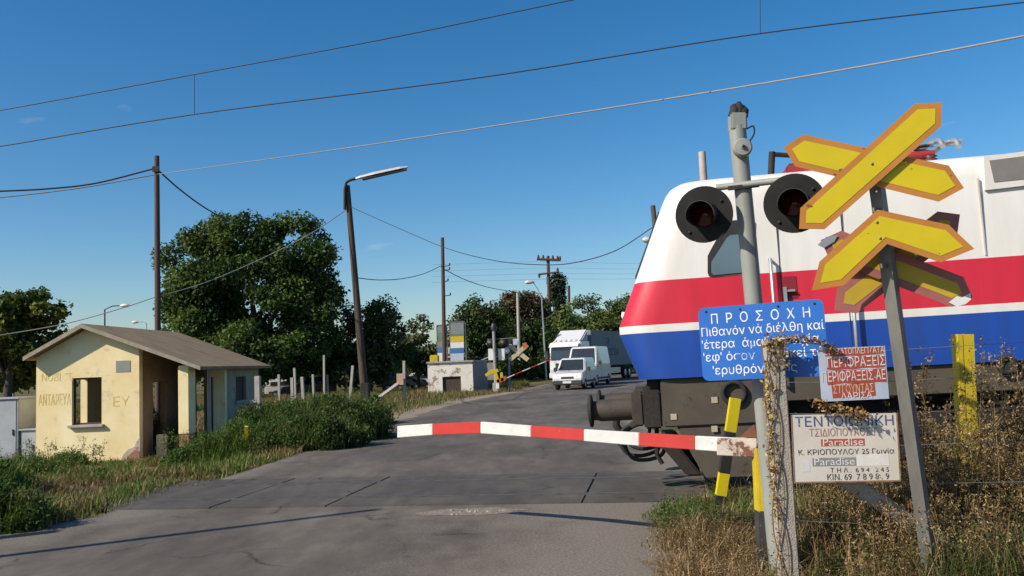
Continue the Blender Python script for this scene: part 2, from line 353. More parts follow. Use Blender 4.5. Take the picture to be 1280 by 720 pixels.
# fast mesh with per-point tint
def tint_mesh(name, V, F4, T, material, parent=None, loc=(0, 0, 0)):
    """V (n,3), F4 (m,4) quads, T (n,3)"""
    me = bpy.data.meshes.new(name); loc = np.array(loc, dtype=float)
    V = (V - loc).astype(np.float32)
    me.vertices.add(len(V)); me.vertices.foreach_set('co', V.ravel())
    k = F4.shape[1]
    me.loops.add(F4.size); me.loops.foreach_set('vertex_index', F4.astype(np.int32).ravel())
    me.polygons.add(len(F4)); me.polygons.foreach_set('loop_start', np.arange(0, F4.size, k, dtype=np.int32)); me.polygons.foreach_set('loop_total', np.full(len(F4), k, dtype=np.int32))
    me.update(calc_edges=True)
    a = me.attributes.new('tint', 'FLOAT_COLOR', 'POINT'); C = np.ones((len(V), 4), np.float32); C[:, :3] = T; a.data.foreach_set('color', C.ravel())
    me.materials.append(material)
    o = bpy.data.objects.new(name, me); COL.objects.link(o); o.location = loc if parent is None else (0, 0, 0)
    if parent is not None: o.parent = parent
    return o
def leaves(Pn, size, tints, upbias=.35, aspect=.55, nrm=None):
    n = len(Pn); N = rng.normal(size=(n, 3)); N[:, 2] += upbias * 2
    if nrm is not None: N += nrm
    N /= np.linalg.norm(N, axis=1)[:, None]
    A = np.cross(N, rng.normal(size=(n, 3))); A /= np.linalg.norm(A, axis=1)[:, None] + 1e-9; B = np.cross(N, A)
    s = (size * rng.uniform(.6, 1.3, n))[:, None]
    bend = N * s * .12
    V = np.stack([Pn - A * s * .5 - bend, Pn + B * s * aspect * .5, Pn + A * s * .5 - bend, Pn - B * s * aspect * .5], 1).reshape(-1, 3)
    F = np.arange(4 * n).reshape(n, 4)
    return V, F, np.repeat(tints, 4, 0)
def pal(n, cols, var=.22):
    cols = np.array(cols); c = cols[rng.integers(0, len(cols), n)]
    return c * rng.uniform(1 - var, 1 + var, (n, 1))
def cat_(parts):
    V, F, T = [], [], []; k = 0
    for v, f, t in parts: V.append(v); F.append(f + k); T.append(t); k += len(v)
    return np.concatenate(V), np.concatenate(F), np.concatenate(T)
def blades(base, h, w, tints, lean=.5, curve=.5):
    n = len(base); a = rng.uniform(0, 2 * math.pi, n); d = np.stack([np.cos(a), np.sin(a), np.zeros(n)], 1); q = np.stack([-np.sin(a), np.cos(a), np.zeros(n)], 1)
    ln = (rng.uniform(.1, 1, n) * lean)[:, None]; h = h[:, None]; w = w[:, None]
    up = np.array([0, 0, 1.])
    m = base + up * h * .55 + d * h * ln * .25; t = base + up * h * (1 - .25 * ln) + d * h * ln
    V = np.stack([base - q * w, base + q * w, m + q * w * .8, m - q * w * .8, t + q * w * .15, t - q * w * .15], 1).reshape(-1, 3)
    i = np.arange(n) * 6
    F = np.concatenate([np.stack([i, i + 1, i + 2, i + 3], 1), np.stack([i + 3, i + 2, i + 4, i + 5], 1)])
    return V, F, np.repeat(tints, 6, 0)



# ------------------------------------------------------------------ setting
def gzn(X, Y):
    ss = lambda t: (lambda u: u * u * (3 - 2 * u))(np.clip(t, 0, 1))
    return -0.5 * ss((-X - 5) / 3) * ss((Y - 14) / 6) * (1 - ss((Y - 32) / 8)) - 0.35 * ss((Y - 55) / 15) * ss((-X - 5) / 4)
LE = [(-6.6, -4), (-6.2, 3), (-5.9, 6.5), (-5.55, 9.3), (-5.2, 11.9), (-4.9, 14), (-4.55, 18), (-4.15, 23), (-3.85, 28), (-3.3, 36), (-2, 44), (-.6, 49), (.3, 54), (1.3, 60), (2.3, 66), (4.5, 74), (9, 84), (20, 100)]
RE = [(.35, -4), (.45, 3), (.62, 6.8), (1.6, 10.5), (3.2, 12), (3.4, 14), (3.2, 20), (3.0, 30), (4.5, 39), (6.8, 46), (8.8, 54), (10.8, 62), (13, 70), (17, 80), (28, 97)]
def interp(pl, t):   # t in 0..1 by arc length
    pl = np.array(pl, float); d = np.r_[0, np.cumsum(np.linalg.norm(np.diff(pl, axis=0), axis=1))]
    return np.stack([np.interp(t * d[-1], d, pl[:, 0]), np.interp(t * d[-1], d, pl[:, 1])], 1)
def noise1(n, seed, amp):
    r = np.random.default_rng(seed); out = np.zeros(n)
    for f in (6, 15, 40, 90): out += np.interp(np.linspace(0, 1, n), np.linspace(0, 1, f * 4), r.normal(size=f * 4)) * amp * 6 / (f + 4)
    return out
def road_left(Y): return np.interp(Y, [q[1] for q in LE], [q[0] for q in LE])
def road_right(Y): return np.interp(Y, [q[1] for q in RE], [q[0] for q in RE])
# ground sheet
gx = np.unique(np.concatenate([np.linspace(-900, -60, 15), np.linspace(-60, -20, 21), np.linspace(-20, 12, 65), np.linspace(12, 60, 20), np.linspace(60, 900, 15)]))
gy = np.unique(np.concatenate([np.linspace(-40, 4, 10), np.linspace(4, 45, 83), np.linspace(45, 110, 40), np.linspace(110, 1500, 20)]))
XX, YY = np.meshgrid(gx, gy); ZZ = gzn(XX, YY) - .035
offroad = np.clip((road_left(YY) - XX - .4) / 1.5, 0, 1) + np.clip((XX - road_right(YY) - .8) / 1.5, 0, 1)
ZZ = ZZ + np.clip(offroad, 0, 1) * (rng.normal(size=ZZ.shape) * .035 * (YY < 60)) * (np.abs(XX) < 25)
V = np.stack([XX, YY, ZZ], -1).reshape(-1, 3); nx = len(gx); ny = len(gy)
I = (np.arange(ny - 1)[:, None] * nx + np.arange(nx - 1)[None]).ravel()
F = np.stack([I, I + 1, I + nx + 1, I + nx], 1)
g = tint_mesh('ground', V, F, np.ones((len(V), 3)), M_ground); tag(g, kind='structure'); g.data.polygons.foreach_set('use_smooth', np.ones(len(F), bool))
# road
n = 500; t = np.linspace(0, 1, n); A = interp(LE, t); B = interp(RE, t); A[:, 0] += noise1(n, 3, .05); B[:, 0] += noise1(n, 4, .05)
B[:, 0] += 1.3 * np.clip((11.2 - B[:, 1]) / 1.2, 0, 1); A[:, 0] -= .55 * np.clip((11 - A[:, 1]) / 1.0, 0, 1)
K = 33; u = np.linspace(0, 1, K)[None, :, None]; R3 = A[:, None] * (1 - u) + B[:, None] * u          # n, K, 2
wd = np.linalg.norm(B - A, axis=1)[:, None]; dl = u[..., 0] * wd; Yr = R3[..., 1]; near = np.clip((11.5 - Yr) / 1.5, 0, 1)
dr_ = np.maximum((1 - u[..., 0]) * wd - 1.25 * near - 1.2 * np.exp(-((Yr - 14) / 3.5) ** 2), 0)
gr = .95 * np.exp(-dr_ / (.28 + 1.05 * near)) + .85 * np.exp(-dl / (.35 + .35 * near)) + .20 * np.exp(-((Yr - 11.0) / 1.2) ** 2) - .04
V = np.c_[R3.reshape(-1, 2), np.zeros(n * K)]; I = (np.arange(n - 1)[:, None] * K + np.arange(K - 1)[None]).ravel(); F = np.stack([I, I + 1, I + K + 1, I + K], 1)
tag(tint_mesh('road', V, F, np.repeat(gr.reshape(-1, 1), 3, 1), M_road), kind='structure')
# gravel verges either side of the road at the crossing
def strip(name, a, b, z, m, seed, amp=.08, n=160):
    t = np.linspace(0, 1, n); A = interp(a, t); B = interp(b, t); A[:, 0] += noise1(n, seed, amp); B[:, 0] += noise1(n, seed + 1, amp)
    V = np.concatenate([np.c_[A, np.full(n, z)], np.c_[B, np.full(n, z)]]); I = np.arange(n - 1); F = np.stack([I, I + n, I + n + 1, I + 1], 1)
    return tag(tint_mesh(name, V, F, np.ones((len(V), 3)), m), kind='structure')
strip('dirt_verge', [(-5.6, 24), (-4.9, 30), (-4.5, 36), (-3.2, 44), (-.8, 51)], [(-4.1, 24), (-3.6, 30), (-3.0, 36), (-1.6, 44), (.6, 51)], .006, mat('pale_dirt', (.27, .215, .14), (.20, .16, .105), 3, .95, bump=.6), 29, .15)
# railway: local frame (x along the track to the right, y away from camera)
YAW = -math.atan(.16); O = Vector((1.5, 11.95, 0))
MT = Matrix.Translation(O) @ Matrix.Rotation(YAW, 4, 'Z')
def T_(x, y, z=0): return MT @ Vector((x, y, z))
def tstrip(name, x0, x1, ya, yb, z, m):
    b = MB(); b.add([T_(x0, ya, z), T_(x1, ya, z), T_(x1, yb, z), T_(x0, yb, z)], [(0, 1, 2, 3)]); return tag(b.build(name, m), kind='structure')
tstrip('track_bed', 1.0, 60, -1.9, 1.9, .004, M_ballast)
tstrip('track_bed', -60, -7.4, -1.7, 1.7, -.012, mat('weedy_ballast', (.14, .12, .085), (.09, .08, .05), 5, .95, bump=.8))
# rubber crossing panels, tiled, with gaps at the rails
b = MB(); xs = [-7.1, -5.3, -3.75, -.55, 2.6]
for i in range(len(xs) - 1):
    for (ya, yb) in ((-1.42, -.80), (-.67, .67), (.80, 1.32)):
        dz = random.uniform(-.003, .004)
        b.b2(xs[i] + .008, xs[i + 1] - .008, ya, yb, -.02, .018 + dz, MT)
cp = tag(b.build('crossing_surface', M_panel, bevel=.008), kind='structure')
tk = empty('railway_track', MT, 'railway track of two steel rails set flush in the dark rubber panels of the crossing', 'railway track')
for y in (-.735, .735):
    b = MB(); b.b2(-60, 60, y - .033, y + .033, -.10, .020); b.build('rail', steelrail, tk, world=False)
for (x0, x1) in ():
    for i in range(11):
        b = MB(); b.b2(x0 + i * .6, x0 + i * .6 + .24, -1.2, 1.2, -.08, .0); b.build('sleeper', wood_grey, tk, world=False)
# broken patch and loose stones
b = MB(); c0 = G(590, 640)
for i in range(26):
    a = random.uniform(0, 6.28); r = random.uniform(0, 1) ** .6; p = c0 + Vector((math.cos(a) * r * .42, math.sin(a) * r * .20, .0))
    s = random.uniform(.02, .055) * (1.2 - r * .5)
    ico = [Vector((random.uniform(.6, 1.2) * x, random.uniform(.6, 1.2) * y, random.uniform(.3, .8) * z)) * s for x, y, z in ((1, 0, 0), (-1, 0, 0), (0, 1, 0), (0, -1, 0), (0, 0, 1), (0, 0, -1))]
    b.add([p + q for q in ico], [(0, 2, 4), (2, 1, 4), (1, 3, 4), (3, 0, 4), (2, 0, 5), (1, 2, 5), (3, 1, 5), (0, 3, 5)])
tag(b.build('rubble', M_stone), 'pale broken rubble in a pothole of the road', None, kind='stuff')
ph = MB(); pts = [(c0.x + math.cos(k / 22 * 6.283) * .62 * random.uniform(.7, 1.15), c0.y + math.sin(k / 22 * 6.283) * .27 * random.uniform(.7, 1.15), .004) for k in range(22)]
ph.add(pts, [tuple(range(22))]); tag(ph.build('road_patch', mat('broken_asphalt', (.26, .22, .175), (.12, .105, .09), 12, .95, bump=1., bscale=30)), kind='structure')
Pn = np.c_[rng.uniform(.1, 2.2, 700), rng.uniform(4.5, 10.2, 700), np.full(700, .01)]
b = MB()
for p in Pn:
    s = random.choice((.004, .005, .006, .008, .012)) * random.uniform(.7, 1.2)
    if p[0] < road_right(p[1]) - .3 * random.random() ** 2: continue
    q = Vector(p); b.add([q + Vector((s, 0, 0)), q + Vector((-s * .6, s * .8, 0)), q + Vector((-s * .5, -s * .9, 0)), q + Vector((0, 0, s * .9))], [(0, 1, 3), (1, 2, 3), (2, 0, 3)])
tag(b.build('pebbles', M_stone), 'pale pebbles strewn on the gravel verge', None, kind='stuff')

# ------------------------------------------------------------------ gatekeeper hut
HB = Vector((-11.0, 26.5, -.55))
hut = empty('gatekeeper_hut', HB, 'small derelict yellow hut with shallow brown gable roof and empty window beside the track', 'hut')
Y0, Y1 = 24.0, 30.0; XL, XR = -13.02, -10.22; XP0, XP1 = -9.17, -8.87; ZB = -.62
def zr(x): return 3.08 - (x + 11.65) * .394 if x > -11.65 else 3.08 + (x + 11.65) * .527     # underside of roof
def wallprism(b, pts, y, th):   # polygon in x,z extruded in y
    b.prism([(x, y, z) for x, z in pts], (0, th, 0))
WX0, WX1, WZ0, WZ1 = -12.05, -11.24, .48, 1.75
b = MB()
wallprism(b, [(XL, ZB), (WX0, ZB), (WX0, zr(WX0)), (XL, zr(XL))], Y0, .22)
wallprism(b, [(WX0, ZB), (WX1, ZB), (WX1, WZ0), (WX0, WZ0)], Y0, .22)
wallprism(b, [(WX0, WZ1), (WX1, WZ1), (WX1, zr(WX1)), (-11.65, zr(-11.65)), (WX0, zr(WX0))], Y0, .22)
wallprism(b, [(WX1, ZB), (XR, ZB), (XR, zr(XR)), (WX1, zr(WX1))], Y0, .22)
# left wall, inner right wall with a doorway, back wall with opening
b.b2(XL, XL + .2, Y0 + .22, 25.2, ZB, zr(XL + .1) - .02); b.b2(XL, XL + .2, 26.45, Y1, ZB, zr(XL + .1) - .02); b.b2(XL, XL + .2, 25.2, 26.45, ZB, .35); b.b2(XL, XL + .2, 25.2, 26.45, 1.8, zr(XL + .1) - .02)
b.build('wall', stucco, hut); b = MB()
b.b2(XR - .2, XR, Y0 + .22, 24.9, ZB, zr(XR) - .02); b.b2(XR - .2, XR, 25.9, 27.2, ZB, zr(XR) - .02); b.b2(XR - .2, XR, 24.9, 25.9, 1.55, zr(XR) - .02)
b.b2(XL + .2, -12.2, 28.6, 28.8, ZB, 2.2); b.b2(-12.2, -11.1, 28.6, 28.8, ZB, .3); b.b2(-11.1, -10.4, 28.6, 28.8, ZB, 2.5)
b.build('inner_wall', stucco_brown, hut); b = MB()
# porch back wall (annex front) with gaps: at Y 27, doorway seen through
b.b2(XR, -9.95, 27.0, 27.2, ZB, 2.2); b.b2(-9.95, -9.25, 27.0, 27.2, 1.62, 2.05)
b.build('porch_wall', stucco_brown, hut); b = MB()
# annex right wall with a small window
AX = -8.72; wy0, wy1, wz0, wz1 = 27.55, 28.6, .85, 1.6
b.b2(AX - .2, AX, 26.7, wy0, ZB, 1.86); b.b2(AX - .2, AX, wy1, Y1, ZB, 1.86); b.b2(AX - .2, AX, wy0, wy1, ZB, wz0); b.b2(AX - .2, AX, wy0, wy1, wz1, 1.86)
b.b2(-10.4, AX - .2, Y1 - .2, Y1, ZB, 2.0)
b.build('annex_wall', stucco_shaded, hut)
b = MB(); b.b2(-9.25, -8.722, 26.5, 26.698, ZB, 1.84); b.build('annex_wall', stucco, hut)
b = MB(); b.b2(XP0, XP1, Y0 + .003, Y0 + .5, .12, zr(XP1) - .01); b.build('porch_pillar', stucco, hut, bevel=.02)
b = MB(); b.b2(XP0 + .01, XP1 - .01, Y0 + .012, Y0 + .48, ZB, .12); pb = b.build('brick_base', brick, hut, bevel=.02)
b = MB()    # low broken wall in the porch
b.b2(-10.0, -9.75, 24.55, 24.7, ZB, .1); b.build('broken_wall', stucco, hut, bevel=.02)
b = MB(); b.prism([(-10.75, Y0 - .012, -.62), (-10.2, Y0 - .012, -.62), (-10.2, Y0 - .012, .10), (-10.28, Y0 - .012, .0), (-10.36, Y0 - .012, -.17), (-10.52, Y0 - .012, -.22), (-10.66, Y0 - .012, -.36)], (0, .010, 0)); b.build('broken_plaster', stucco_worn, hut)
b = MB(); b.prism([(-10.62, Y0 - .03, -.62), (-10.205, Y0 - .03, -.62), (-10.205, Y0 - .03, -.28), (-10.34, Y0 - .03, -.24), (-10.5, Y0 - .03, -.38)], (0, .017, 0)); b.build('exposed_brick', brick, hut)
# roof slabs
TH = .11; XE0, XE1 = -13.22, -8.45; YF, YB = 23.7, 30.55
def zt(x): return zr(x) + .02
b = MB()
b.prism([(XE0, YF, zt(XE0)), (-11.65, YF, zt(-11.65)), (XE1, YF, zt(XE1)), (XE1, YF, zt(XE1) + TH * .8), (-11.65, YF, zt(-11.65) + TH), (XE0, YF, zt(XE0) + TH)], (0, YB - YF, 0))
rf = b.build('roof', roofmat, hut)
b = MB()
for (xa, xb) in ((XE0, -11.65), (-11.65, XE1)):
    b.prism([(xa, YF - .012, zt(xa) - .01), (xb, YF - .012, zt(xb) - .01), (xb, YF - .012, zt(xb) + TH * .85), (xa, YF - .012, zt(xa) + TH * .85)], (0, .010, 0))
b.build('fascia', fascia, rf)
# window: timber frame inside opening, sill
b = MB()
for (x0, x1, z0, z1) in ((WX0, WX0 + .035, WZ0, WZ1), (WX1 - .06, WX1, WZ0, WZ1), (WX0 + .035, WX1 - .06, WZ1 - .05, WZ1), (WX0 + .035, WX1 - .06, WZ0, WZ0 + .05)): b.b2(x0, x1, Y0 + .10, Y0 + .17, z0, z1)
wf = b.build('window_frame', wood, hut)
b = MB(); b.b2(WX0 - .08, WX1 + .07, Y0 - .10, Y0 + .1, WZ0 - .07, WZ0 + .003); b.build('window_sill', concrete_pale, hut, bevel=.01)
b = MB(); b.b2(-10.85, -10.46, Y0 - .01, Y0 - .002, 1.86, 2.17); b.build('wall_plaque', plaquegrey, hut)
b = MB()
b.b2(AX - .14, AX - .08, wy0 + .0, wy0 + .06, wz0, wz1); b.b2(AX - .14, AX - .08, wy1 - .06, wy1, wz0, wz1); b.b2(AX - .14, AX - .08, wy0 + .06, wy1 - .06, wz1 - .06, wz1)
sw = b.build('annex_window', wood, hut); b = MB(); b.b2(AX - .05, AX + .06, wy0 - .08, wy1 + .08, wz0 - .06, wz0 - .002); b.build('sill', concrete_pale, sw)
b = MB(); b.b2(AX - .13, AX - .09, wy0 + .06, wy1 - .06, wz0, wz1 - .06); b.build('shutter', wood, sw)
# thin posts standing in the porch opening, grey jamb of the door
for px in (256.5, 261.5):
    b = MB(); p = P(px, 470, 25.6); b.b2(p.x - .035, p.x + .035, 25.57, 25.64, ZB, zr(p.x) - .02); b.build('porch_post', wood_grey if px < 258 else concrete_pale, hut)
b = MB(); b.b2(-9.14, -9.08, 26.44, 26.497, ZB, 1.62); b.build('door_jamb', wood, hut)
b = MB(); b.b2(XL + .3, -9.0, Y0 + .3, Y1 - .3, ZB - .05, ZB + .02); b.build('floor', greywall, hut)
text('ΑΝΤΑΡΕΥΑ', .42, Matrix.Translation(-HB) @ frame((-12.52, Y0 - .003, 1.17), (1, 0, 0), (0, 0, 1)), graff, 'graffiti', hut, .001, .88)
text('ΝΟΒΙ ΖΕ', .28, Matrix.Translation(-HB) @ frame((-12.45, Y0 - .003, 1.78), (1, 0, 0), (0, 0, 1)), graff, 'graffiti', hut, .001, .85)
text('ΕΥ', .38, Matrix.Translation(-HB) @ frame((-10.72, Y0 - .003, 1.05), (1, 0, 0), (0, 0, 1)), graff, 'graffiti', hut, .001, .45)

# grey cabinets left of the hut
def cabinet_thing(x0, x1, y0, y1, z0, z1, label):
    c = empty('electrical_cabinet', ((x0 + x1) / 2, (y0 + y1) / 2, z0), label, 'cabinet', 'grey cabinets beside the hut')
    b = MB(); b.b2(x0, x1, y0, y1, z0, z1 - .05); b.build('body', cabinet, c, bevel=.012)
    b = MB(); b.b2(x0 - .04, x1 + .04, y0 - .05, y1 + .04, z1 - .048, z1); b.build('lid', cabinet, c, bevel=.01)
    b = MB(); b.b2(x0 + .05, x1 - .05, y0 - .014, y0 - .002, z0 + .1, z1 - .1); d = b.build('door', cabinet, c, bevel=.004)
    b = MB(); b.b2(x1 - .14, x1 - .11, y0 - .04, y0 - .015, (z0 + z1) / 2 - .08, (z0 + z1) / 2 + .08); b.build('handle', black, d)
cabinet_thing(-14.9, -13.62, 24.2, 25.2, -.6, 1.29, 'tall grey steel cabinet at the left edge beside the yellow hut')
cabinet_thing(-13.58, -13.1, 24.25, 25.1, -.6, .42, 'low grey steel cabinet tucked between the tall cabinet and the yellow hut')

# ------------------------------------------------------------------ poles, lamps and wires
def pole(name, base, top, r0, r1, m, label, cat, group=None, n=12):
    o = empty(name, base, label, cat, group); b = MB(); b.smooth = False; b.tube(base, top, r0, r1, n); b.build('shaft', m, o); return o
def onground(px, Y): 
    p = P(px, 450, Y); return Vector((p.x, Y, gz(p.x, Y) - .05))
# pole behind the hut
lp_base = onground(197.5, 32); lp_top = P(196, 195, 32)
pl = pole('utility_pole', lp_base, lp_top, .12, .09, woodred, 'tall brown wooden utility pole rising behind the yellow hut', 'utility pole', 'wooden utility poles')
b = MB(); q = P(196, 212, 32); b.b2(q.x - .12, q.x + .12, q.y - .13, q.y - .08, q.z - .1, q.z + .1); b.build('cable_clamp', darkmetal, pl)
# street lamp on a leaning pole
sl_base = G(458, 508, 0); sl_base.y = 37; sl_base = P(457.5, 508, 37); sl_base.z = -.05; sl_top = P(434, 232, 37)
st = empty('street_lamp', sl_base, 'leaning dark wooden street lamp with long tubular head beside the road', 'street lamp')
b = MB(); b.tube(sl_base, sl_top, .17, .115, 12); b.build('shaft', wood, st)
b = MB(); b.path([P(431, 262, 36.85), P(431, 236, 36.85), P(433, 228, 36.85), P(438, 225, 36.85), P(446, 223, 36.85)], .06, 8); b.build('bracket', darkmetal, st)
hd = MB(); pa, pb = P(445, 224, 36.85), P(510, 209.5, 36.85); ax = (pb - pa)
fr = frame(pa, ax, (0, 0, 1)); Lh = ax.length
prof = [(0, .09), (.08, .13), (.35, .16), (.85, .14), (1, .07)]
vs = []; fs = []
for u, w in prof:
    for k in range(9): a = math.pi * k / 8; vs.append(fr @ Vector((u * Lh, math.sin(a) * w * .85, math.cos(a) * w)))
for i in range(len(prof) - 1):
    for k in range(8): fs.append((i * 9 + k, i * 9 + k + 1, (i + 1) * 9 + k + 1, (i + 1) * 9 + k))
hd.add(vs, fs); hd.add([vs[k] for k in range(9)], [tuple(range(9))]); hd.add([vs[36 + k] for k in range(9)], [tuple(range(9))])
lh = hd.build('lamp_head', aluminium, st)
b = MB(); vs = [fr @ Vector((u * Lh, -z, w * s)) for u in (.12, .97) for z in (-.001, .10) for w, s in ((.13 if u < .5 else .09, 1), (.13 if u < .5 else .09, -1))]
b.add(vs, [(0, 1, 3, 2), (4, 5, 7, 6), (0, 4, 6, 2), (1, 5, 7, 3), (2, 6, 7, 3), (0, 1, 5, 4)]); b.build('lamp_shade', plastic, lh)
b = MB(); b.box((sl_base.x, sl_base.y - .02, sl_base.z + .55), (.36, .36, 1.2)); b.build('concrete_footing', blackmatte, st, bevel=.03)
# pole beyond the white hut
p553b = onground(555, 62); p553t = P(553, 297, 62)
p5 = pole('utility_pole', p553b, p553t, .16, .12, woodred, 'brown wooden utility pole with small brackets standing behind the small white hut', 'utility pole', 'wooden utility poles')
for (yy, dx) in ((333, 8), (338, 8), (352, 6), (370, 9)):
    b = MB(); b.tube(P(554, yy, 61.8), P(554 + dx, yy - 1, 61.8), .03, n=6); b.tube(P(554 + dx, yy - 1, 61.8), P(554 + dx, yy - 4, 61.8), .05, n=6); b.build('bracket', darkmetal, p5)
# concrete pole and lamp near trucks
cp_b = onground(649, 84); cp_t = P(647, 366, 84)
pole('concrete_pole', cp_b, cp_t, .2, .14, concrete_pale, 'pale concrete pole in front of the brown topped tree', 'pole')
def lamp_post(base, top, arm_px, Y, label, r=.09, m=silver, group='far street lamps'):
    o = empty('street_lamp', base, label, 'street lamp', group)
    b = MB(); mid = top + (P(*arm_px, Y) - top) * .45; mid.z += .25 * (P(*arm_px, Y) - top).length * .4
    b.path([base, base + (top - base) * .5, top, mid, P(*arm_px, Y)], [r, r * .85, r * .65, r * .55, r * .5], 8); b.build('shaft', m, o)
    e = P(*arm_px, Y); d = (e - top); d.z = 0; d.normalize()
    b = MB(); b.smooth = True; b.path([e - d * .15, e + d * .1, e + d * .5, e + d * .75], [.05, .16, .19, .06], 8); b.build('lamp_head', aluminium, o)
lamp_post(onground(682, 82), P(677, 372, 82), (666, 352.5), 82, 'grey curved street lamp standing behind the white truck')
lamp_post(onground(131, 80), P(131, 387, 80), (152, 382), 80, 'thin grey street lamp showing above the yellow hut roof', .10, darkmetal)
lamp_post(onground(183, 110), P(183, 404, 110), (172, 402.5), 110, 'far small street lamp just left of the tall pole behind the hut', .10, silver)
# power pole with two crossarms
PY = 112; pbase = onground(688, PY); ptop = P(685, 320, PY)
pw = pole('power_pole', pbase, ptop, .28, .2, woodred, 'wooden power pole with two crossarms above the trees', 'power pole')
b = MB(); b.tube(P(671, 324, PY - .3), P(701, 325, PY - .3), .16, n=6); b.build('crossarm', woodred, pw)
b = MB(); b.tube(P(673, 343, PY - .3), P(699, 340, PY - .3), .12, n=6); b.build('crossarm', woodred, pw)
for px, py in ((673, 322), (679, 322), (691, 322.5), (697, 323), (700, 323.5), (674, 345), (697, 338)):
    b = MB(); b.smooth = True; q = P(px, py, PY - .3); b.path([q - Vector((0, 0, .3)), q, q + Vector((0, 0, .35))], [.05, .17, .10], 6); b.build('insulator', insul, pw)
pole('utility_pole', onground(712, 108), P(711, 357, 108), .2, .16, wood, 'short dark pole just right of the power pole above the trees', 'utility pole', 'wooden utility poles')
# poles behind the locomotive
bp_b = onground(838, 24); pole('utility_pole', bp_b, P(816, 257, 24), .085, .07, wood_grey, 'leaning grey pole tip behind the front of the locomotive', 'utility pole', 'wooden utility poles', 8)
bl = empty('street_lamp', onground(835, 27), 'street lamp head peeping out beside the locomotive windscreen', 'street lamp', 'far street lamps')
b = MB(); e = P(833, 301, 27); b.path([onground(835, 27), P(835, 320, 27), e, P(818, 300, 27)], [.06, .05, .04, .04], 8); b.build('shaft', galv, bl)
b = MB(); b.smooth = True; b.path([P(818, 300, 27), P(815, 300.5, 27), P(806, 299.5, 27), P(803, 299.5, 27)], [.05, .09, .1, .04], 8); b.build('lamp_head', aluminium, bl)
pole('concrete_pole', onground(893, 20), P(877.5, 190, 20), .13, .085, mat('pale_post_paint', (.46, .42, .36), (.36, .31, .26), 4, .8), 'pale concrete pole top showing above the white locomotive roof', 'pole', None, 10)

def wire(name, pts, r, m, label, group, n=6):
    pts = [Vector(p) for p in pts]; mid = pts[len(pts) // 2]
    b = MB(); b.path(pts, r, n, cap=False); o = b.build(name, m, loc=tuple(mid)); tag(o, label, 'wire', group); return o
def smoothpts(pts, k=8):    # Catmull-Rom
    P_ = [np.array(p) for p in pts]; P_ = [2 * P_[0] - P_[1]] + P_ + [2 * P_[-1] - P_[-2]]; out = []
    for i in range(1, len(P_) - 2):
        for j in range(k):
            t = j / k; a, b_, c, d = P_[i - 1:i + 3]
            out.append(Vector(.5 * ((2 * b_) + (-a + c) * t + (2 * a - 5 * b_ + 4 * c - d) * t * t + (-a + 3 * b_ - 3 * c + d) * t ** 3)))
    out.append(Vector(P_[-2])); return out
nT = (MT.to_3x3() @ Vector((0, 1, 0)))
tp = lambda x, y: PP(x, y, O, nT)
gw = 'overhead wires above the crossing'
wire('overhead_wire', smoothpts([tp(-150, 162), tp(0, 138), tp(243, 93), tp(480, 49), tp(720, -1), tp(950, -48), tp(1400, -150)]), .008, wirem, 'highest black messenger wire crossing the top left of the sky', gw)
wire('overhead_wire', smoothpts([tp(-150, 206), tp(0, 183), tp(243, 143), tp(600, 97), tp(950, 42), tp(1280, 3), tp(1450, -18)]), .009, wirem, 'black contact wire over the track carrying two vertical droppers', gw)
wire('wire_dropper', [tp(243, 93), tp(243, 143)], .006, wirem, 'short vertical dropper joining two overhead wires above the hut', 'vertical droppers between the overhead wires')
wire('wire_dropper', [tp(949.5, -48), tp(950.5, 42)], .006, wirem, 'short vertical dropper at the top edge above the signal mast', 'vertical droppers between the overhead wires')
A0 = P(196, 218, 32); B0 = P(1280, 45, 9.0); nn = (B0 - A0).cross(Vector((0, 0, 1))).normalized()
wp = lambda x, y: PP(x, y, A0, nn)
wire('telephone_cable', smoothpts([A0, wp(420, 187), wp(640, 154), wp(900, 113), wp(1100, 79), B0, wp(1380, 25)]), .012, wirel, 'long pale grey cable sloping across the whole sky from the tall pole', 'cables strung between poles')
wire('telephone_cable', smoothpts([P(-60, 252, 30), P(0, 247, 30.5), P(100, 235, 31.2), A0]), .02, wirel, 'pale grey cable running left from the tall pole out of view', 'cables strung between poles')
wire('telephone_cable', smoothpts([P(-60, 241, 30), P(0, 239, 30.5), P(60, 236, 31), P(120, 229, 31.5), P(192, 211, 32)]), .03, wirem, 'thick black cable sagging left from the top of the tall pole', 'cables strung between poles')
wire('telephone_cable', smoothpts([P(199, 214, 32), P(225, 237, 34), P(255, 259, 37), P(285, 276, 40)]), .03, wirem, 'thick black cable running from the tall pole down into the big tree', 'cables strung between poles')
wire('telephone_cable', smoothpts([P(198, 371, 32), P(260, 352, 33.5), P(330, 322, 35), P(390, 291, 36), P(433, 262, 37)]), .018, wirel, 'pale thin cable rising from the tall pole to the leaning street lamp', 'cables strung between poles')
wire('telephone_cable', smoothpts([P(-40, 424, 30), P(0, 419, 30.5), P(80, 405, 31), P(150, 386, 31.5), P(195, 371, 32)]), .016, wirel, 'pale thin cable low on the left passing behind the yellow hut roof', 'cables strung between poles')
wire('telephone_cable', smoothpts([P(437, 258, 37), P(500, 286, 34), P(560, 311, 32), P(620, 326, 29), P(677, 331, 27), P(720, 328, 25.5), P(770, 313, 24.5), P(816, 284, 24)]), .014, wirem, 'sagging black cable from the leaning street lamp to the pole behind the locomotive', 'cables strung between poles')
wire('telephone_cable', smoothpts([P(443, 347, 37), P(475, 350, 44), P(505, 348, 50), P(530, 342, 56), P(552, 332, 62)]), .022, wirem, 'black cable from the leaning lamp post to the pole behind the white hut', 'cables strung between poles')
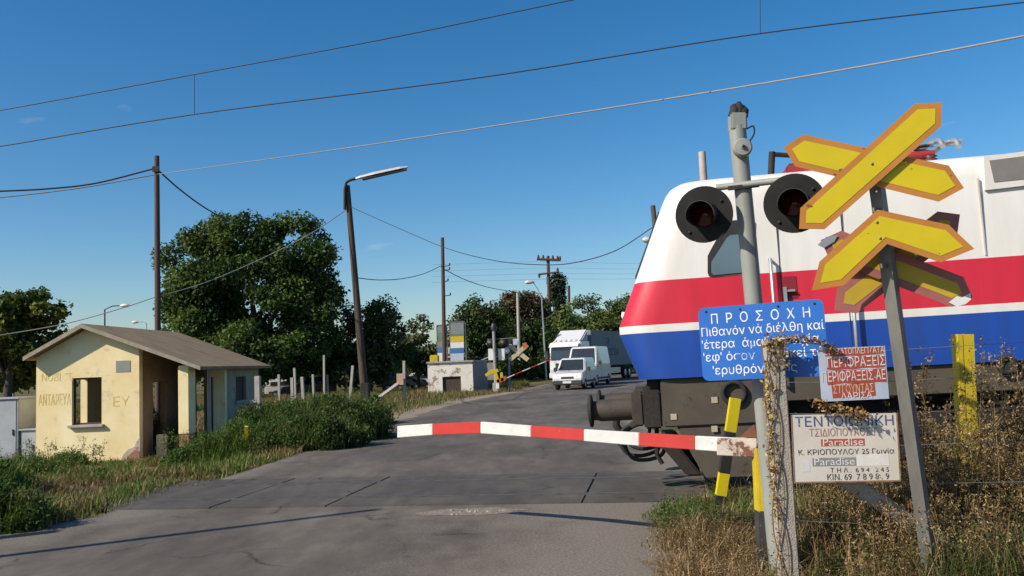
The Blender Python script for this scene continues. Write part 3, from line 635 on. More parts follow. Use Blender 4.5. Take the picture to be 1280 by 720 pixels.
wire('telephone_cable', smoothpts([P(556, 337, 62), P(580, 349, 68), P(610, 359, 75), P(648, 366, 84)]), .03, wirem, 'black cable from the pole behind the white hut to the pale concrete pole', 'cables strung between poles')
wire('telephone_cable', smoothpts([P(648, 366, 84), P(665, 367, 83), P(678, 367, 82)]), .025, wirem, 'short black cable between the pale concrete pole and the curved lamp', 'cables strung between poles')
for i, (ya, yb) in enumerate(((326, 332), (334, 339), (341, 345), (348, 351))):
    wire('power_line', smoothpts([P(540, ya + 5, 114), P(685, ya + 1, 112), P(800, yb - 3, 108), P(900, yb - 12, 104)]), .02, mat('thin_line', (.16, .17, .19)), ('highest', 'second highest', 'third highest', 'lowest')[i] + ' of four faint thin power lines over the far trees', 'faint power lines beyond the trees', 4)

# ------------------------------------------------------------------ locomotive
MTR = MT @ Matrix.Rotation(-.016, 4, 'Y'); MTRi = MTR.inverted()
loco = empty('locomotive', MTR, 'white, red and blue electric locomotive rolling over the crossing', 'locomotive')
LEN = 19.2
lv = [(1.43, .20, 1.5, 2), (1.98, .0, 1.5, 1), (2.07, .0, 1.5, 0), (2.59, .22, 1.5, 1), (2.591, .2204, 1.5, 1), (3.07, .42, 1.488, 1), (3.52, .61, 1.475, 1), (3.63, .665, 1.455, 1), (3.72, .73, 1.40, 1), (3.785, .83, 1.30, 1), (3.83, 1.0, 1.08, 1), (3.86, 1.35, .6, 1)]
b = MB(); b.smooth = True; rows = []
def outline(f, w):
    pts = [(.46, 1.0), (.31, .992), (.20, .973), (.11, .94), (.05, .89), (.015, .82), (.003, .6), (0, 0)]
    r = [(f + a, -w * c) for a, c in pts] + [(f + a, w * c) for a, c in pts[-2::-1]]
    return r + [(LEN - x, y) for x, y in r[::-1]]
NO = len(outline(0, 1)); vs = []
for z, f, w, m_ in lv: vs += [(x, y, z) for x, y in outline(f, w)]
cols = [2, 1, 0, 1, 1, 1, 1, 1, 1, 1, 1]      # 0 red,1 white,2 blue
for i in range(len(lv) - 1):
    b.cur = cols[i]
    k0 = len(b.v)
    b.add([vs[i * NO + k] for k in range(NO)] + [vs[(i + 1) * NO + k] for k in range(NO)], [(k, (k + 1) % NO, NO + (k + 1) % NO, NO + k) for k in range(NO)])
b.cur = 1; b.add(vs[-NO:], [tuple(range(NO))]); b.cur = 2; b.add(vs[:NO], [tuple(range(NO))[::-1]])
body = b.build('body', [loco_red, loco_white, loco_blue], loco, world=False)
bm = bmesh.new(); bm.from_mesh(body.data); bmesh.ops.remove_doubles(bm, verts=bm.verts, dist=.0001); bm.to_mesh(body.data); bm.free(); body.data.set_sharp_from_angle(angle=R(28))
PN = (MTR.to_3x3() @ Vector((0, 1, 0)))
def sd(px, py, off=0.0):       # photograph pixel -> point of the loco's side, local
    q = PP(px, py, MTR @ Vector((0, -1.5 - off, 2)), PN); return MTRi @ q
def sidepanel(b, pix, off, th):
    pts = [sd(x, y, 0) for x, y in pix]; pts = [Vector((p.x, -1.5 - off, p.z)) for p in pts]
    return b.prism(pts, (0, th, 0))
b = MB(); sidepanel(b, [(886, 345), (884.5, 341), (884.5, 320), (888, 313), (905, 282), (912, 276), (940, 273.5), (942, 277), (942, 339), (939, 341), (890, 346)], .012, .05); wfm = b.build('cab_window', black, loco, world=False)
b = MB(); sidepanel(b, [(892, 344), (889, 341), (889, 328), (908, 298), (913, 294), (937, 292), (937, 340)], .018, .02); b.build('pane', glass_teal, wfm, world=False)
b = MB(); sidepanel(b, [(1231, 238), (1229, 196), (1300, 187), (1300, 230)], .015, .05); wfm = b.build('body_window', loco_white, loco, world=False)
b = MB(); sidepanel(b, [(1242, 228), (1236, 201), (1300, 193), (1300, 222)], .022, .02); b.build('pane', mat('dusty_pane', (.22, .20, .18), (.17, .155, .14), 3, .3), wfm, world=False)
b = MB(); x0 = sd(1223, 240).x; b.b2(x0, x0 + .015, -1.512, -1.49, 2.62, 3.5); b.build('panel_seam', mat('seam_shade', (.5, .48, .45)), loco, world=False)
for xs_ in (5.1, 6.7, 8.3, 9.9, 11.5):
    b = MB(); b.b2(xs_, xs_ + .010, -1.506, -1.49, 1.5, 3.5); b.build('panel_seam', mat('seam_grey', (.40, .38, .36)), loco, world=False)
# cab door: seams, recess, handle and two handrails
xd0, xd1 = sd(974, 330).x, sd(1056, 330).x
b = MB()
for x in (xd0, xd1): b.b2(x, x + .007, -1.505, -1.49, 1.45, 3.45)
b.b2(xd0, xd1, -1.505, -1.49, 3.45, 3.462); dr = b.build('cab_door', darkmetal, loco, world=False)
b = MB(); p0, p1 = sd(978, 346), sd(997, 372); b.b2(p0.x, p1.x, -1.508, -1.49, p1.z, p0.z); b.build('handle_recess', mat('recess_red', (.22, .01, .02)), dr, world=False)
b = MB(); p = sd(981, 372); b.b2(p.x - .015, p.x + .02, -1.56, -1.51, p.z - .12, p.z + .12); q = sd(993, 363); b.b2(p.x + .02, q.x, -1.55, -1.53, q.z - .012, q.z + .012); b.build('handle', silver, dr, world=False)
for px in (961.5, 1062):
    p = sd(px, 324 if px < 1000 else 352); b = MB(); b.path([(p.x, -1.5, p.z), (p.x, -1.58, p.z), (p.x, -1.58, 1.35), (p.x, -1.5, 1.35)], .02, 6); b.build('handrail', silver, loco, world=False)
# solebar, skirt, front beam, plough
b = MB(); b.b2(1.75, LEN - .5, -1.46, 1.46, 1.10, 1.428); b.build('solebar', brownmetal, loco, world=False, bevel=.01)
b = MB(); b.b2(.46, 1.745, -1.44, 1.44, .86, 1.427); sk = b.build('front_skirt', brownmetal, loco, world=False, bevel=.015)
stm = mat('stencil_cream', (.42, .36, .26))
for px, py in ((893, 500), (893, 536), (842, 521)):
    p = sd(px, py, -.06); b = MB(); b.b2(p.x - .035, p.x + .035, -1.45, -1.441, p.z - .035, p.z + .035); b.build('stencil', stm, sk, world=False)
p = sd(917, 491, -.06); b = MB(); b.path([(p.x + math.cos(a) * .125, -1.47, p.z + math.sin(a) * .125) for a in [k * math.pi / 12 for k in range(24)]], .028, 8, closed=True); b.build('filler_ring', blackmatte, sk, world=False)
b = MB(); b.prism([(.62, -1.42, .858), (1.745, -1.42, .858), (1.745, -1.42, .5), (1.6, -1.42, .24), (.92, -1.42, .24), (.78, -1.42, .5)], (0, 2.84, 0)); b.build('lower_skirt', brownmetal, loco, world=False, bevel=.02)
b = MB(); b.prism([(.42, -1.25, .62), (.62, -1.25, .62), (.88, -1.25, .26), (.70, -1.25, .26)], (0, 2.5, 0)); b.build('rail_guard', darkmetal, loco, world=False, bevel=.02)
b = MB(); b.b2(.24, .455, -1.30, 1.30, .84, 1.30); b.b2(.30, .455, -1.2, 1.2, 1.30, 1.427); b.build('buffer_beam', darkmetal, loco, world=False, bevel=.02)
darkbrown = mat('grimy_brown', (.055, .043, .030), (.03, .025, .02), 4, .75, bump=.2, bscale=25)
for s in (-1, 1):
    y = .875 * s; Mx = Matrix.Translation((0, y, 1.06)) @ Matrix.Rotation(-math.pi / 2, 4, 'Y')
    b = MB(); b.smooth = True; b.lathe([(.0, -.24), (.17, -.24), (.17, -.10), (.135, -.09), (.135, .30), (.12, .34), (.12, .395), (.0, .395)], Mx, 20); bf = b.build('buffer', darkbrown, loco, world=False); bf.data.set_sharp_from_angle(angle=R(35))
    b = MB(); b.smooth = True; b.lathe([(.0, .396), (.19, .396), (.205, .41), (.20, .435), (.12, .455), (.0, .462)], Mx, 24); h = b.build('buffer_head', darkmetal, bf, world=False); h.data.set_sharp_from_angle(angle=R(35))
    b = MB(); b.b2(.10, .238, y - .24, y + .24, .86, 1.28); b.build('buffer_housing', darkbrown, loco, world=False, bevel=.02)
b = MB(); b.path([(-.02, -.02, 1.05), (-.14, 0, .95), (-.16, 0, .80), (-.1, 0, .70)], .05, 8); b.path([(-.1 + math.cos(a) * .07, 0, .64 + math.sin(a) * .1) for a in [k * math.pi / 8 for k in range(16)]], .025, 6, closed=True); b.b2(-.10, .24, -.08, .08, .98, 1.12); b.build('coupling', darkmetal, loco, world=False)
for y, dx, zz in ((-.45, 0, .40), (-.30, -.06, .44), (.35, 0, .46)):
    b = MB(); b.path(smoothpts([(.22, y, .86), (.02 + dx, y, .78), (-.05 + dx, y, .62), (.03 + dx, y, zz + .02), (.22 + dx, y, zz - .02), (.42 + dx, y, zz + .04), (.48 + dx, y, .60)], 4), .026, 7); b.build('brake_hose', blackmatte, loco, world=False)
b = MB(); b.path([(.38, -.6, .84), (.36, -.6, .45), (.42, -.6, .34)], .03, 6); b.path([(.30, -.9, .84), (.26, -.9, .62), (.55, -.9, .56)], .025, 6); b.build('pipe', darkmetal, loco, world=False)
b = MB(); b.smooth = True; q = sd(776, 394); b.lathe([(0, 0), (.05, 0), (.05, .05), (0, .06)], Matrix.Translation((.10, -1.0, 2.22)) @ Matrix.Rotation(-math.pi / 2, 4, 'Y'), 12); b.build('marker_light', signwhite, loco, world=False)
b = MB(); b.prism([(.262, -1.12, 2.68), (.602, -1.10, 3.47), (.602, 1.10, 3.47), (.262, 1.12, 2.68)], (-.018, 0, .006)); b.build('windscreen', glass_dark, loco, world=False)
# wipers / bogies / wheels / springs
def bogie(tc):
    b = MB(); b.b2(tc - 2.3, tc + 2.3, -1.32, -1.16, .62, .92); b.b2(tc - 2.3, tc + 2.3, 1.16, 1.32, .62, .92)
    for s in (-1, 1):
        for y in (-1.33, 1.16): b.b2(tc + s * 1.5 - .28, tc + s * 1.5 + .28, y, y + .17, .38, .66)
    bg = b.build('bogie', darkmetal, loco, world=False, bevel=.03)
    for s in (-1, 1):
        for y in (-.78, .66):
            b = MB(); b.smooth = True; b.lathe([(.0, 0), (.16, .0), (.2, .03), (.52, .04), (.58, -.0), (.65, .0), (.66, .1), (.66, .14), (0, .14)], Matrix.Translation((tc + s * 1.5, y, .62)) @ Matrix.Rotation(-math.pi / 2, 4, 'X') @ Matrix.Diagonal((1, 1, -1, 1)), 32); w_ = b.build('wheel', darkmetal, loco, world=False); w_.data.set_sharp_from_angle(angle=R(35))
    for dx in (-.85, -.35, .35, .85):
        b = MB(); b.smooth = True; b.path([(tc + dx + math.cos(a) * .14, -1.28 + math.sin(a) * .10, .70 + a * .0115) for a in [k * .5 for k in range(70)]], .024, 5); b.build('coil_spring', darkmetal, bg, world=False)
bogie(4.6); bogie(LEN - 4.6)
b = MB(); b.b2(1.9, LEN - 2, -1.0, 1.0, .55, 1.1); b.build('underfloor_equipment', blackmatte, loco, world=False)
p = sd(1258, 456); b = MB(); b.path([(p.x + math.cos(a) * .085, -1.52, p.z + math.sin(a) * .085) for a in [k * math.pi / 12 for k in range(24)]], .03, 8, closed=True); b.b2(p.x - .07, p.x + .07, -1.51, -1.49, p.z - .07, p.z + .07); b.build('filler_cap', blackmatte, loco, world=False)
# roof: folded pantograph and gear
b = MB()
for y in (-.75, .75): b.tube((3.0, y, 3.97), (3.95, y, 3.97), .05, n=8)
for x in (3.05, 3.5, 3.9): b.tube((x, -.75, 3.97), (x, .75, 3.97), .04, n=8)
pan = b.build('pantograph', pantored, loco, world=False)
for y in (-.6, .6):
    b = MB(); b.path([(3.9, y, 4.0), (2.9, y * .7, 4.05), (3.98, y * .9, 4.13)], .022, 6); b.path([(3.1, y, 4.0), (3.6, y * 1.1, 4.10), (4.0, y, 4.02)], .02, 6)
    b.build('pantograph_arm', darkmetal, pan, world=False)
b = MB(); b.path(smoothpts([(3.98, -1.0, 4.00), (3.98, -.82, 4.12), (3.98, 0, 4.16), (3.98, .82, 4.12), (3.98, 1.0, 4.0)], 4), .035, 6); b.path(smoothpts([(4.16, -1.0, 3.98), (4.16, -.82, 4.10), (4.16, 0, 4.14), (4.16, .82, 4.10), (4.16, 1.0, 3.98)], 4), .035, 6); b.b2(3.9, 4.3, -.75, -.70, 4.10, 4.13); b.b2(3.9, 4.25, .45, .5, 4.11, 4.15); b.b2(3.98, 4.32, -.45, -.42, 4.12, 4.14); b.build('contact_strip', silver, pan, world=False)
for x in (3.05, 3.9):
    for y in (-.75, .75):
        b = MB(); b.smooth = True; b.lathe([(0.03, 3.84), (.09, 3.86), (.05, 3.88), (.09, 3.90), (.05, 3.92), (.09, 3.94), (.05, 3.94), (0, 3.94)], Matrix.Translation((x, y, 0)), 12); b.build('insulator', insul, loco, world=False)
b = MB(); b.tube((1.98, -.95, 3.82), (2.02, -.95, 4.13), .04, n=8); b.tube((2.02, -.95, 4.10), (2.4, -.9, 4.05), .03, n=8); b.build('roof_horn', darkmetal, loco, world=False)
b = MB(); b.b2(2.2, 2.9, -.9, -.1, 3.83, 3.98); b.build('roof_box', pantored, loco, world=False, bevel=.02)

# ------------------------------------------------------------------ near crossing signal
ms_b = P(974, 716, 6.88); ms_b.z = -.03; ms_t = P(921.5, 158, 6.82)
sig = empty('crossing_signal', ms_b, 'grey crossing signal mast with two round black lamps and the blue warning board', 'crossing signal')
def alongm(y): t = (716 - y) / (716 - 158.); return ms_b + (ms_t - ms_b) * t
b = MB(); b.tube(alongm(722), ms_t, .070, .067, 20); b.build('mast', paintgrey, sig)
q = alongm(163); fm = frame(q, RT, (0, 0, 1))
b = MB(); b.box((0, .06, .0), (.125, .14, .125), fm); cp_ = b.build('bell_bracket', paintgrey, sig, bevel=.012)
b = MB(); b.smooth = True; q2 = P(928.5, 184, 6.70); Mb = frame(q2, (1, -.15, 0), (0, 0, 1)); b.lathe([(0, -.075), (.068, -.075), (.073, -.05), (.073, .0), (.062, .016), (.02, .02), (.018, .034), (.0, .036)], Mb, 28); bl_ = b.build('bell', paintgrey, sig); bl_.data.set_sharp_from_angle(angle=R(30))
b = MB(); b.smooth = True; b.lathe([(0, .037), (.012, .0365), (.012, .042), (0, .043)], Mb, 12); b.build('screw', black, bl_)
for dx, dz, h in ((-.03, .11, .09), (.01, .11, .11), (.04, .11, .08)):
    b = MB(); b.path([fm @ Vector((dx, dz, 0)), fm @ Vector((dx + .01, dz + h * .6, .01)), fm @ Vector((dx - .0, dz + h, -.01))], [.045, .04, .025], 8); b.build('cable_end', blackmatte, sig)
b = MB(); b.path(smoothpts([fm @ Vector((.06, .0, .05)), fm @ Vector((.11, .02, .05)), fm @ Vector((.115, -.04, .05)), fm @ Vector((.08, -.10, .05))], 4), .007, 5)
b.build('cable', blackmatte, sig)
cb0, cb1 = P(872, 241, 6.92), P(1010, 221, 6.45)
b = MB(); b.tube(P(896, 234.5, 6.86), P(985, 224.5, 6.60), .026, n=10); b.build('crossbar', paintgrey, sig)
b = MB(); bq = alongm(232); b.box((0, -.03, .075), (.235, .03, .03), frame(bq, (1, -.2, .04), (0, 0, 1))); b.build('clamp', darkmetal, sig)
for cx, cy, Y in ((880, 268, 6.80), (993, 254, 6.48)):
    c = P(cx, cy, Y); nv = Vector((-.36, -.93, .0)); xa = Vector((-nv.y, nv.x, 0)).normalized(); F_ = frame(c, Vector((.93, -.36, .02)), (0, 0, 1))
    b = MB(); b.smooth = True; b.lathe([(0, -.09), (.11, -.09), (.13, -.02), (.222, -.006), (.224, 0), (.10, .004), (.10, -.02), (0, -.03)], F_, 40); d = b.build('backing_disc', mat('disc_black', (.016, .015, .014), (.008, .008, .008), 5, .7, c3=(.05, .042, .035), s3=8, t3=.70, spec=.2), sig); d.data.set_sharp_from_angle(angle=R(30))
    b = MB(); b.smooth = True; b.lathe([(.099, -.005), (.075, .012), (0, .022)], F_, 28); b.build('red_lens', redlens, d)
    b = MB(); b.smooth = True; vs = []; fs = []; K = 20
    for k in range(K + 1):
        a = R(-50) + R(280) * k / K; l = .23 * min(1, .25 + 1.6 * math.sin(math.pi * k / K))
        for r in (.103, .108):
            vs += [F_ @ Vector((r * math.cos(a), r * math.sin(a), .004)), F_ @ Vector((r * math.cos(a) * 1.02, r * math.sin(a) * 1.02 - l * .15, l))]
    for k in range(K):
        i = k * 4; j = i + 4
        fs += [(i, j, j + 1, i + 1), (i + 2, i + 3, j + 3, j + 2), (i + 1, j + 1, j + 3, i + 3)]
    b.add(vs, fs); vz = b.build('visor', black, d); vz.data.set_sharp_from_angle(angle=R(40))
    b = MB()
    for ax_, ay_ in ((.14, .09), (-.12, -.13)): b.smooth = True; b.lathe([(0, .008), (.012, .008), (.012, .014), (0, .016)], F_ @ Matrix.Translation((ax_, ay_, 0)), 8)
    b.build('bolt', darkmetal, d)
# blue notice board bolted to the mast
def board(name, TL, TR, BL, BR, YL, YR, th, material, rad, label=None, cat=None, parent=None, group=None):
    a = (P(*TL, YL) + P(*BL, YL)) / 2; c = (P(*TR, YR) + P(*BR, YR)) / 2
    up = (P(*TL, YL) - P(*BL, YL) + P(*TR, YR) - P(*BR, YR)) / 2
    w = (c - a).length; h = up.length; F_ = frame((a + c) / 2, c - a, up)
    root = empty(name, F_, label, cat, group) if parent is None else parent
    pts = []
    for sx, sy, a0 in ((1, 1, 0), (-1, 1, 90), (-1, -1, 180), (1, -1, 270)):
        for k in range(5 if rad > 0 else 1):
            an = R(a0 + k * 22.5); pts.append((sx * (w / 2 - rad) + rad * math.cos(an), sy * (h / 2 - rad) + rad * math.sin(an), -th))
    return root, pts, w, h, F_
root, pts, w, h, F_ = board('blue', (873, 386), (1030, 372.5), (878, 476), (1036, 470.5), 6.82, 6.42, .004, blue_sign, .05, parent=sig)
b = MB(); b.prism([F_ @ Vector(p) for p in pts], F_.to_3x3() @ Vector((0, 0, .004))); nb = b.build('notice_board', blue_sign, sig, bevel=.0008); nb['label'] = 'blue Greek warning board with worn white letters'
sgm = wm(sig).inverted() @ F_
def line(body, x, y, size, width=None, name='lettering', m=letter_white, bold=0., par=None, Fm=None, al='CENTER', z=.0015): return text(body, size, (Fm if Fm is not None else sgm) @ Matrix.Translation((x, y, z)), m, name, par or nb, .001, width, al, bold)
line('Π  Ρ  Ο  Σ  Ο  Χ  Η', .0, .185, .105,   .73, bold=.001)
line('Πιθανόν νά διέλθη καί', 0, .088, .092, .90)
line("'έτερα  άμαξοστοιχία", -.02, -.008, .092, .86)
line("'εφ' όσον  διαρκεί τό", -.005, -.105, .092, .88)
line("'ερυθρόν  φώς", -.07, -.208, .092, .62)
b = MB()
for x in (-.40, -.14, .14, .40):
    b.smooth = True; b.lathe([(0, .0008), (.009, .0008), (.009, .004), (0, .005)], F_ @ Matrix.Translation((x, .25, 0)), 8)
b.build('bolt', darkmetal, nb)

# ------------------------------------------------------------------ barrier
def beam(a, c, w, d, m, nm, par, bev=.01):
    ax = c - a; Z = ax.normalized(); X = Vector((1, 0, 0)); X = (X - Z * X.dot(Z)).normalized(); Y_ = Z.cross(X)
    Mf = Matrix(((X.x, Y_.x, Z.x, a.x), (X.y, Y_.y, Z.y, a.y), (X.z, Y_.z, Z.z, a.z), (0, 0, 0, 1)))
    b = MB(); b.b2(-w / 2, w / 2, -d / 2, d / 2, 0, ax.length, Mf); return b.build(nm, m, par, bevel=bev)
pv = P(948, 558, 6.98); tipp = P(498, 540, 9.5); v = (tipp - pv); v.z = 0; nrm = v.cross(Vector((0, 0, 1))).normalized()
if nrm.y < 0: nrm = -nrm
bar = empty('barrier', pv, 'lowered red and white striped barrier arm on a yellow and black post across the road', 'barrier')
cuts = [(498, 532.5, 547), (542, 529.5, 543.5), (602, 527, 541.5), (665, 532, 546), (731, 536.5, 551), (800, 540.8, 557), (870, 544.8, 562), (926, 547.5, 566)]
for i in range(len(cuts) - 1):
    (xa, ta, ba), (xb, tb, bb) = cuts[i], cuts[i + 1]
    q = [PP(xa, ta, pv, nrm), PP(xb, tb, pv, nrm), PP(xb, bb, pv, nrm), PP(xa, ba, pv, nrm)]
    b = MB(); b.prism([p - nrm * .02 for p in q], nrm * .04); b.build('arm_segment', barwhite if i % 2 == 0 else barred, bar, bevel=.004)
b = MB(); q = [PP(898, 547, pv, nrm), PP(948, 547.5, pv, nrm), PP(948, 571, pv, nrm), (PP(898, 568.5, pv, nrm))]; b.prism([p - nrm * .032 for p in q], nrm * .011); b.prism([p + nrm * .022 for p in q], nrm * .011); b.build('arm_bracket', rustwhite, bar, bevel=.004)
b = MB(); q = [PP(925, 546.5, pv, nrm), PP(944, 530, pv, nrm), PP(948, 546.5, pv, nrm)]; b.prism([p - nrm * .02 for p in q], nrm * .012); b.build('gusset', mat('rusty_steel', (.16, .06, .03), (.10, .04, .025), 8, .9, bump=.3), bar)
wblack = mat('worn_black_paint', (.045, .045, .047), (.028, .028, .03), 4, .6, c3=(.20, .19, .17), s3=14, t3=.64)
pb0 = P(960, 720, 6.95); pb0.z = -.05; pb1 = P(952.5, 560, 6.99)
for u0, u1, m_, nm_ in ((0, .52, wblack, 'black_band'), (.52, 1.0, yellow_worn, 'yellow_band')):
    beam(pb0.lerp(pb1, u0), pb0.lerp(pb1, u1), .135, .13, m_, nm_, bar, .008)

# yellow posts
def striped(name, base, top, w, d, bands, label, group=None, groove=False):
    o = empty(name, base, label, 'post', group); ax = top - base; L = ax.length
    Z = ax.normalized(); X = Vector((1, 0, 0)); X = (X - Z * X.dot(Z)).normalized(); Y_ = Z.cross(X)
    Mf = Matrix(((X.x, Y_.x, Z.x, base.x), (X.y, Y_.y, Z.y, base.y), (X.z, Y_.z, Z.z, base.z), (0, 0, 0, 1)))
    for (a, c, m, nm) in bands:
        b = MB(); z0, z1 = a * L, c * L
        b.prism([Mf @ Vector(q_) for q_ in ((-w / 2, -d / 2, z0), (-w * .2, -d / 2, z0), (-w * .2, -d * .2, z0), (-w * .13, -d * .2, z0), (-w * .13, -d / 2, z0), (w / 2, -d / 2, z0), (w / 2, d / 2, z0), (-w / 2, d / 2, z0))] if groove else [Mf @ Vector(q_) for q_ in ((-w / 2, -d / 2, z0), (w / 2, -d / 2, z0), (w / 2, d / 2, z0), (-w / 2, d / 2, z0))], Z * (z1 - z0))
        b.build(nm, m, o)
    return o
kb = P(895, 655, 9.2); kb.z = -.05
striped('striped_post', kb, P(919, 498, 9.1), .105, .07, [(0, .24, black, 'black_band'), (.24, .415, yellow, 'yellow_band'), (.415, .74, black, 'black_band'), (.74, 1, yellow, 'yellow_band')], 'leaning short post banded yellow and black behind the barrier pivot')
kb = P(1213, 663, 8.0); kb.z = -.05
striped('channel_post', kb, P(1203, 418, 8.0), .145, .12, [(0, 1, yellow_worn, 'shaft')], 'tall yellow steel channel post standing in dry weeds at the right', None, True)
kb = P(309, 566, 20); kb.z = -.5
striped('marker_post', kb, P(308, 533, 19.5), .07, .05, [(0, 1, yellow_worn, 'shaft')], 'short yellow marker post in the green shrubs right of the hut')

# ------------------------------------------------------------------ crossbuck
cr_b = P(1166, 742, 6.05); cr_b.z = -.05; cr_t = P(1093, 225, 5.86)
cb = empty('crossbuck_sign', cr_b, 'leaning yellow crossbuck with orange borders and a chevron below it on a galvanised angle post', 'railway sign')
ax = cr_t - cr_b; Z = ax.normalized(); X = Vector((.74, -.67, 0)); X = (X - Z * X.dot(Z)).normalized(); Yv = Z.cross(X)
b = MB(); Mf = Matrix(((X.x, Yv.x, Z.x, cr_b.x), (X.y, Yv.y, Z.y, cr_b.y), (X.z, Yv.z, Z.z, cr_b.z), (0, 0, 0, 1)))
b.b2(-.042, .036, -.004, .004, 0, ax.length, Mf); b.b2(.028, .036, .004, .085, 0, ax.length, Mf); b.build('angle_post', galv, cb)
Nn = Vector((-.10, -1, 0)).normalized()
def flat(pix, Y, th, m, name, par, inset=None, m2=None, n2='yellow_face'):
    pl_ = P(1093, 280, Y); q = [PP(x, y, pl_, Nn) for x, y in pix]
    b = MB(); b.prism(q, -Nn * th); o = b.build(name, m, par)
    if inset:
        c = sum(q, Vector()) / len(q); qi = []
        k = len(q)
        F2 = frame(c, (1, -.1, 0), (0, 0, 1)); Fi = F2.inverted(); l2 = [Fi @ p for p in q]
        area = sum(l2[i].x * l2[(i + 1) % k].y - l2[(i + 1) % k].x * l2[i].y for i in range(k)); sg = 1 if area > 0 else -1
        for i in range(k):
            p0, p1, p2 = l2[i - 1], l2[i], l2[(i + 1) % k]
            d1 = (p1 - p0); d1.z = 0; d1.normalize(); d2 = (p2 - p1); d2.z = 0; d2.normalize()
            n1 = Vector((-d1.y, d1.x, 0)) * sg; n2_ = Vector((-d2.y, d2.x, 0)) * sg
            bis = (n1 + n2_).normalized(); s_ = inset / max(.35, bis.dot(n1)); qi.append(F2 @ Vector((p1.x + bis.x * s_, p1.y + bis.y * s_, 0)) + Nn * .0022)
        b = MB(); b.prism(qi, -Nn * .0012); b.build(n2, m2, o)
    return o
A_ = [(999, 286), (1000.5, 260), (1143.5, 129.5), (1177.5, 128), (1176.5, 157.5), (1031, 286.5)]
Bq = [(980, 184), (1004, 168), (1186, 207), (1205, 235), (1173.7, 252), (994, 208)]
flat(Bq, 5.80, .003, orangeborder, 'rear_blade', cb, .040, yellow)
flat(A_, 5.77, .003, orangeborder, 'front_blade', cb, .040, yellow)
C_ = [(1097, 262), (1186, 281), (1218, 311), (1176, 328), (1109, 305), (1055, 356.5), (1015, 363), (1024.5, 327)]
flat(C_, 5.80, .003, orangeborder, 'chevron', cb, .040, yellow)
def barpoly(x0, y0, x1, y1, w):
    d = Vector((x1 - x0, y1 - y0)).normalized(); n = Vector((-d.y, d.x)); w /= 2
    return [(x0 + d.x * 0, y0), (x0 + d.x * w + n.x * w, y0 + d.y * w + n.y * w), (x1 - d.x * w + n.x * w, y1 - d.y * w + n.y * w), (x1, y1), (x1 - d.x * w - n.x * w, y1 - d.y * w - n.y * w), (x0 + d.x * w - n.x * w, y0 + d.y * w - n.y * w)]
flat(barpoly(1026, 300, 1216, 372, 40), 5.995, .003, mauve, 'old_blade', cb, .055, oldyellow, 'faded_face')
flat(barpoly(1043, 388, 1200, 268, 40), 6.02, .003, mauve, 'old_blade', cb, .055, oldyellow, 'faded_face')
flat([(1186, 378), (1196, 370), (1203, 372), (1213, 366), (1214, 374), (1207, 380), (1196, 383)], 5.988, .002, signwhite, 'peeled_patch', cb)
flat([(1022, 306), (1033, 296), (1047, 294), (1043, 302), (1030, 310)], 5.985, .002, silver, 'peeled_patch', cb)
b = MB()
for zz in (.46, .58):
    q = cr_b + ax * zz
b.box((0, -.03, 0), (.012, .13, .03), Mf @ Matrix.Translation((0, 0, ax.length * .93))); b.box((0, -.03, 0), (.012, .13, .03), Mf @ Matrix.Translation((0, 0, ax.length * .80))); b.build('clamp', galv, cb)
rustm = mat('rust_stain', (.16, .06, .02), (.26, .12, .03), 30, .9)
def blot(px, py, Y, r, par):
    c = PP(px, py, P(1093, 280, Y), Nn) + Nn * .0026; b = MB(); k = 14; F2 = frame(c, (1, -.1, 0), (0, 0, 1))
    b.add([F2 @ Vector((math.cos(i / k * 6.283) * r * random.uniform(.4, 1.3), math.sin(i / k * 6.283) * r * random.uniform(.3, .8), 0)) for i in range(k)], [tuple(range(k))]); return b.build('rust_spot', rustm, par)
for px, py, Y, r in ((1010, 257, 5.77, .018), (1014, 258, 5.77, .012), (1079, 186, 5.77, .010), (1132, 203, 5.77, .008), (1188, 219, 5.80, .006), (1051, 213, 5.80, .018), (1043, 218, 5.80, .010), (1174, 317, 5.80, .006), (1085, 292, 5.80, .007)): blot(px, py, Y, r, cb)
for px, py, Y in ((1090, 205, 5.77), (1096, 240, 5.77), (1096, 278, 5.80), (1100, 298, 5.80)):
    c = PP(px, py, P(1093, 280, Y), Nn); b = MB(); b.smooth = True; b.lathe([(0, .0015), (.009, .0015), (.009, .006), (0, .008)], frame(c, (1, -.1, 0), (0, 0, 1)), 8); b.build('bolt', galv, cb)

# ------------------------------------------------------------------ wire fence with signs hung on it
fp_b = P(986, 722, 6.42); fp_b.z = -.05; fp_t = P(966, 424, 6.42)
fen = empty('wire_fence', fp_b, 'sagging wire fence on a square concrete post with a slanting concrete brace', 'fence')
def beam(a, c, w, d, m, nm, par, bev=.01):
    ax = c - a; Z = ax.normalized(); X = Vector((1, 0, 0)); X = (X - Z * X.dot(Z)).normalized(); Y_ = Z.cross(X)
    Mf = Matrix(((X.x, Y_.x, Z.x, a.x), (X.y, Y_.y, Z.y, a.y), (X.z, Y_.z, Z.z, a.z), (0, 0, 0, 1)))
    b = MB(); b.b2(-w / 2, w / 2, -d / 2, d / 2, 0, ax.length, Mf); return b.build(nm, m, par, bevel=bev)
beam(fp_b, fp_t, .128, .12, concrete, 'concrete_post', fen)
br0 = P(990, 556, 6.46); br1 = P(1250, 722, 6.60); br1.z = -.03
beam(br1, br0, .115, .11, concrete, 'brace', fen)
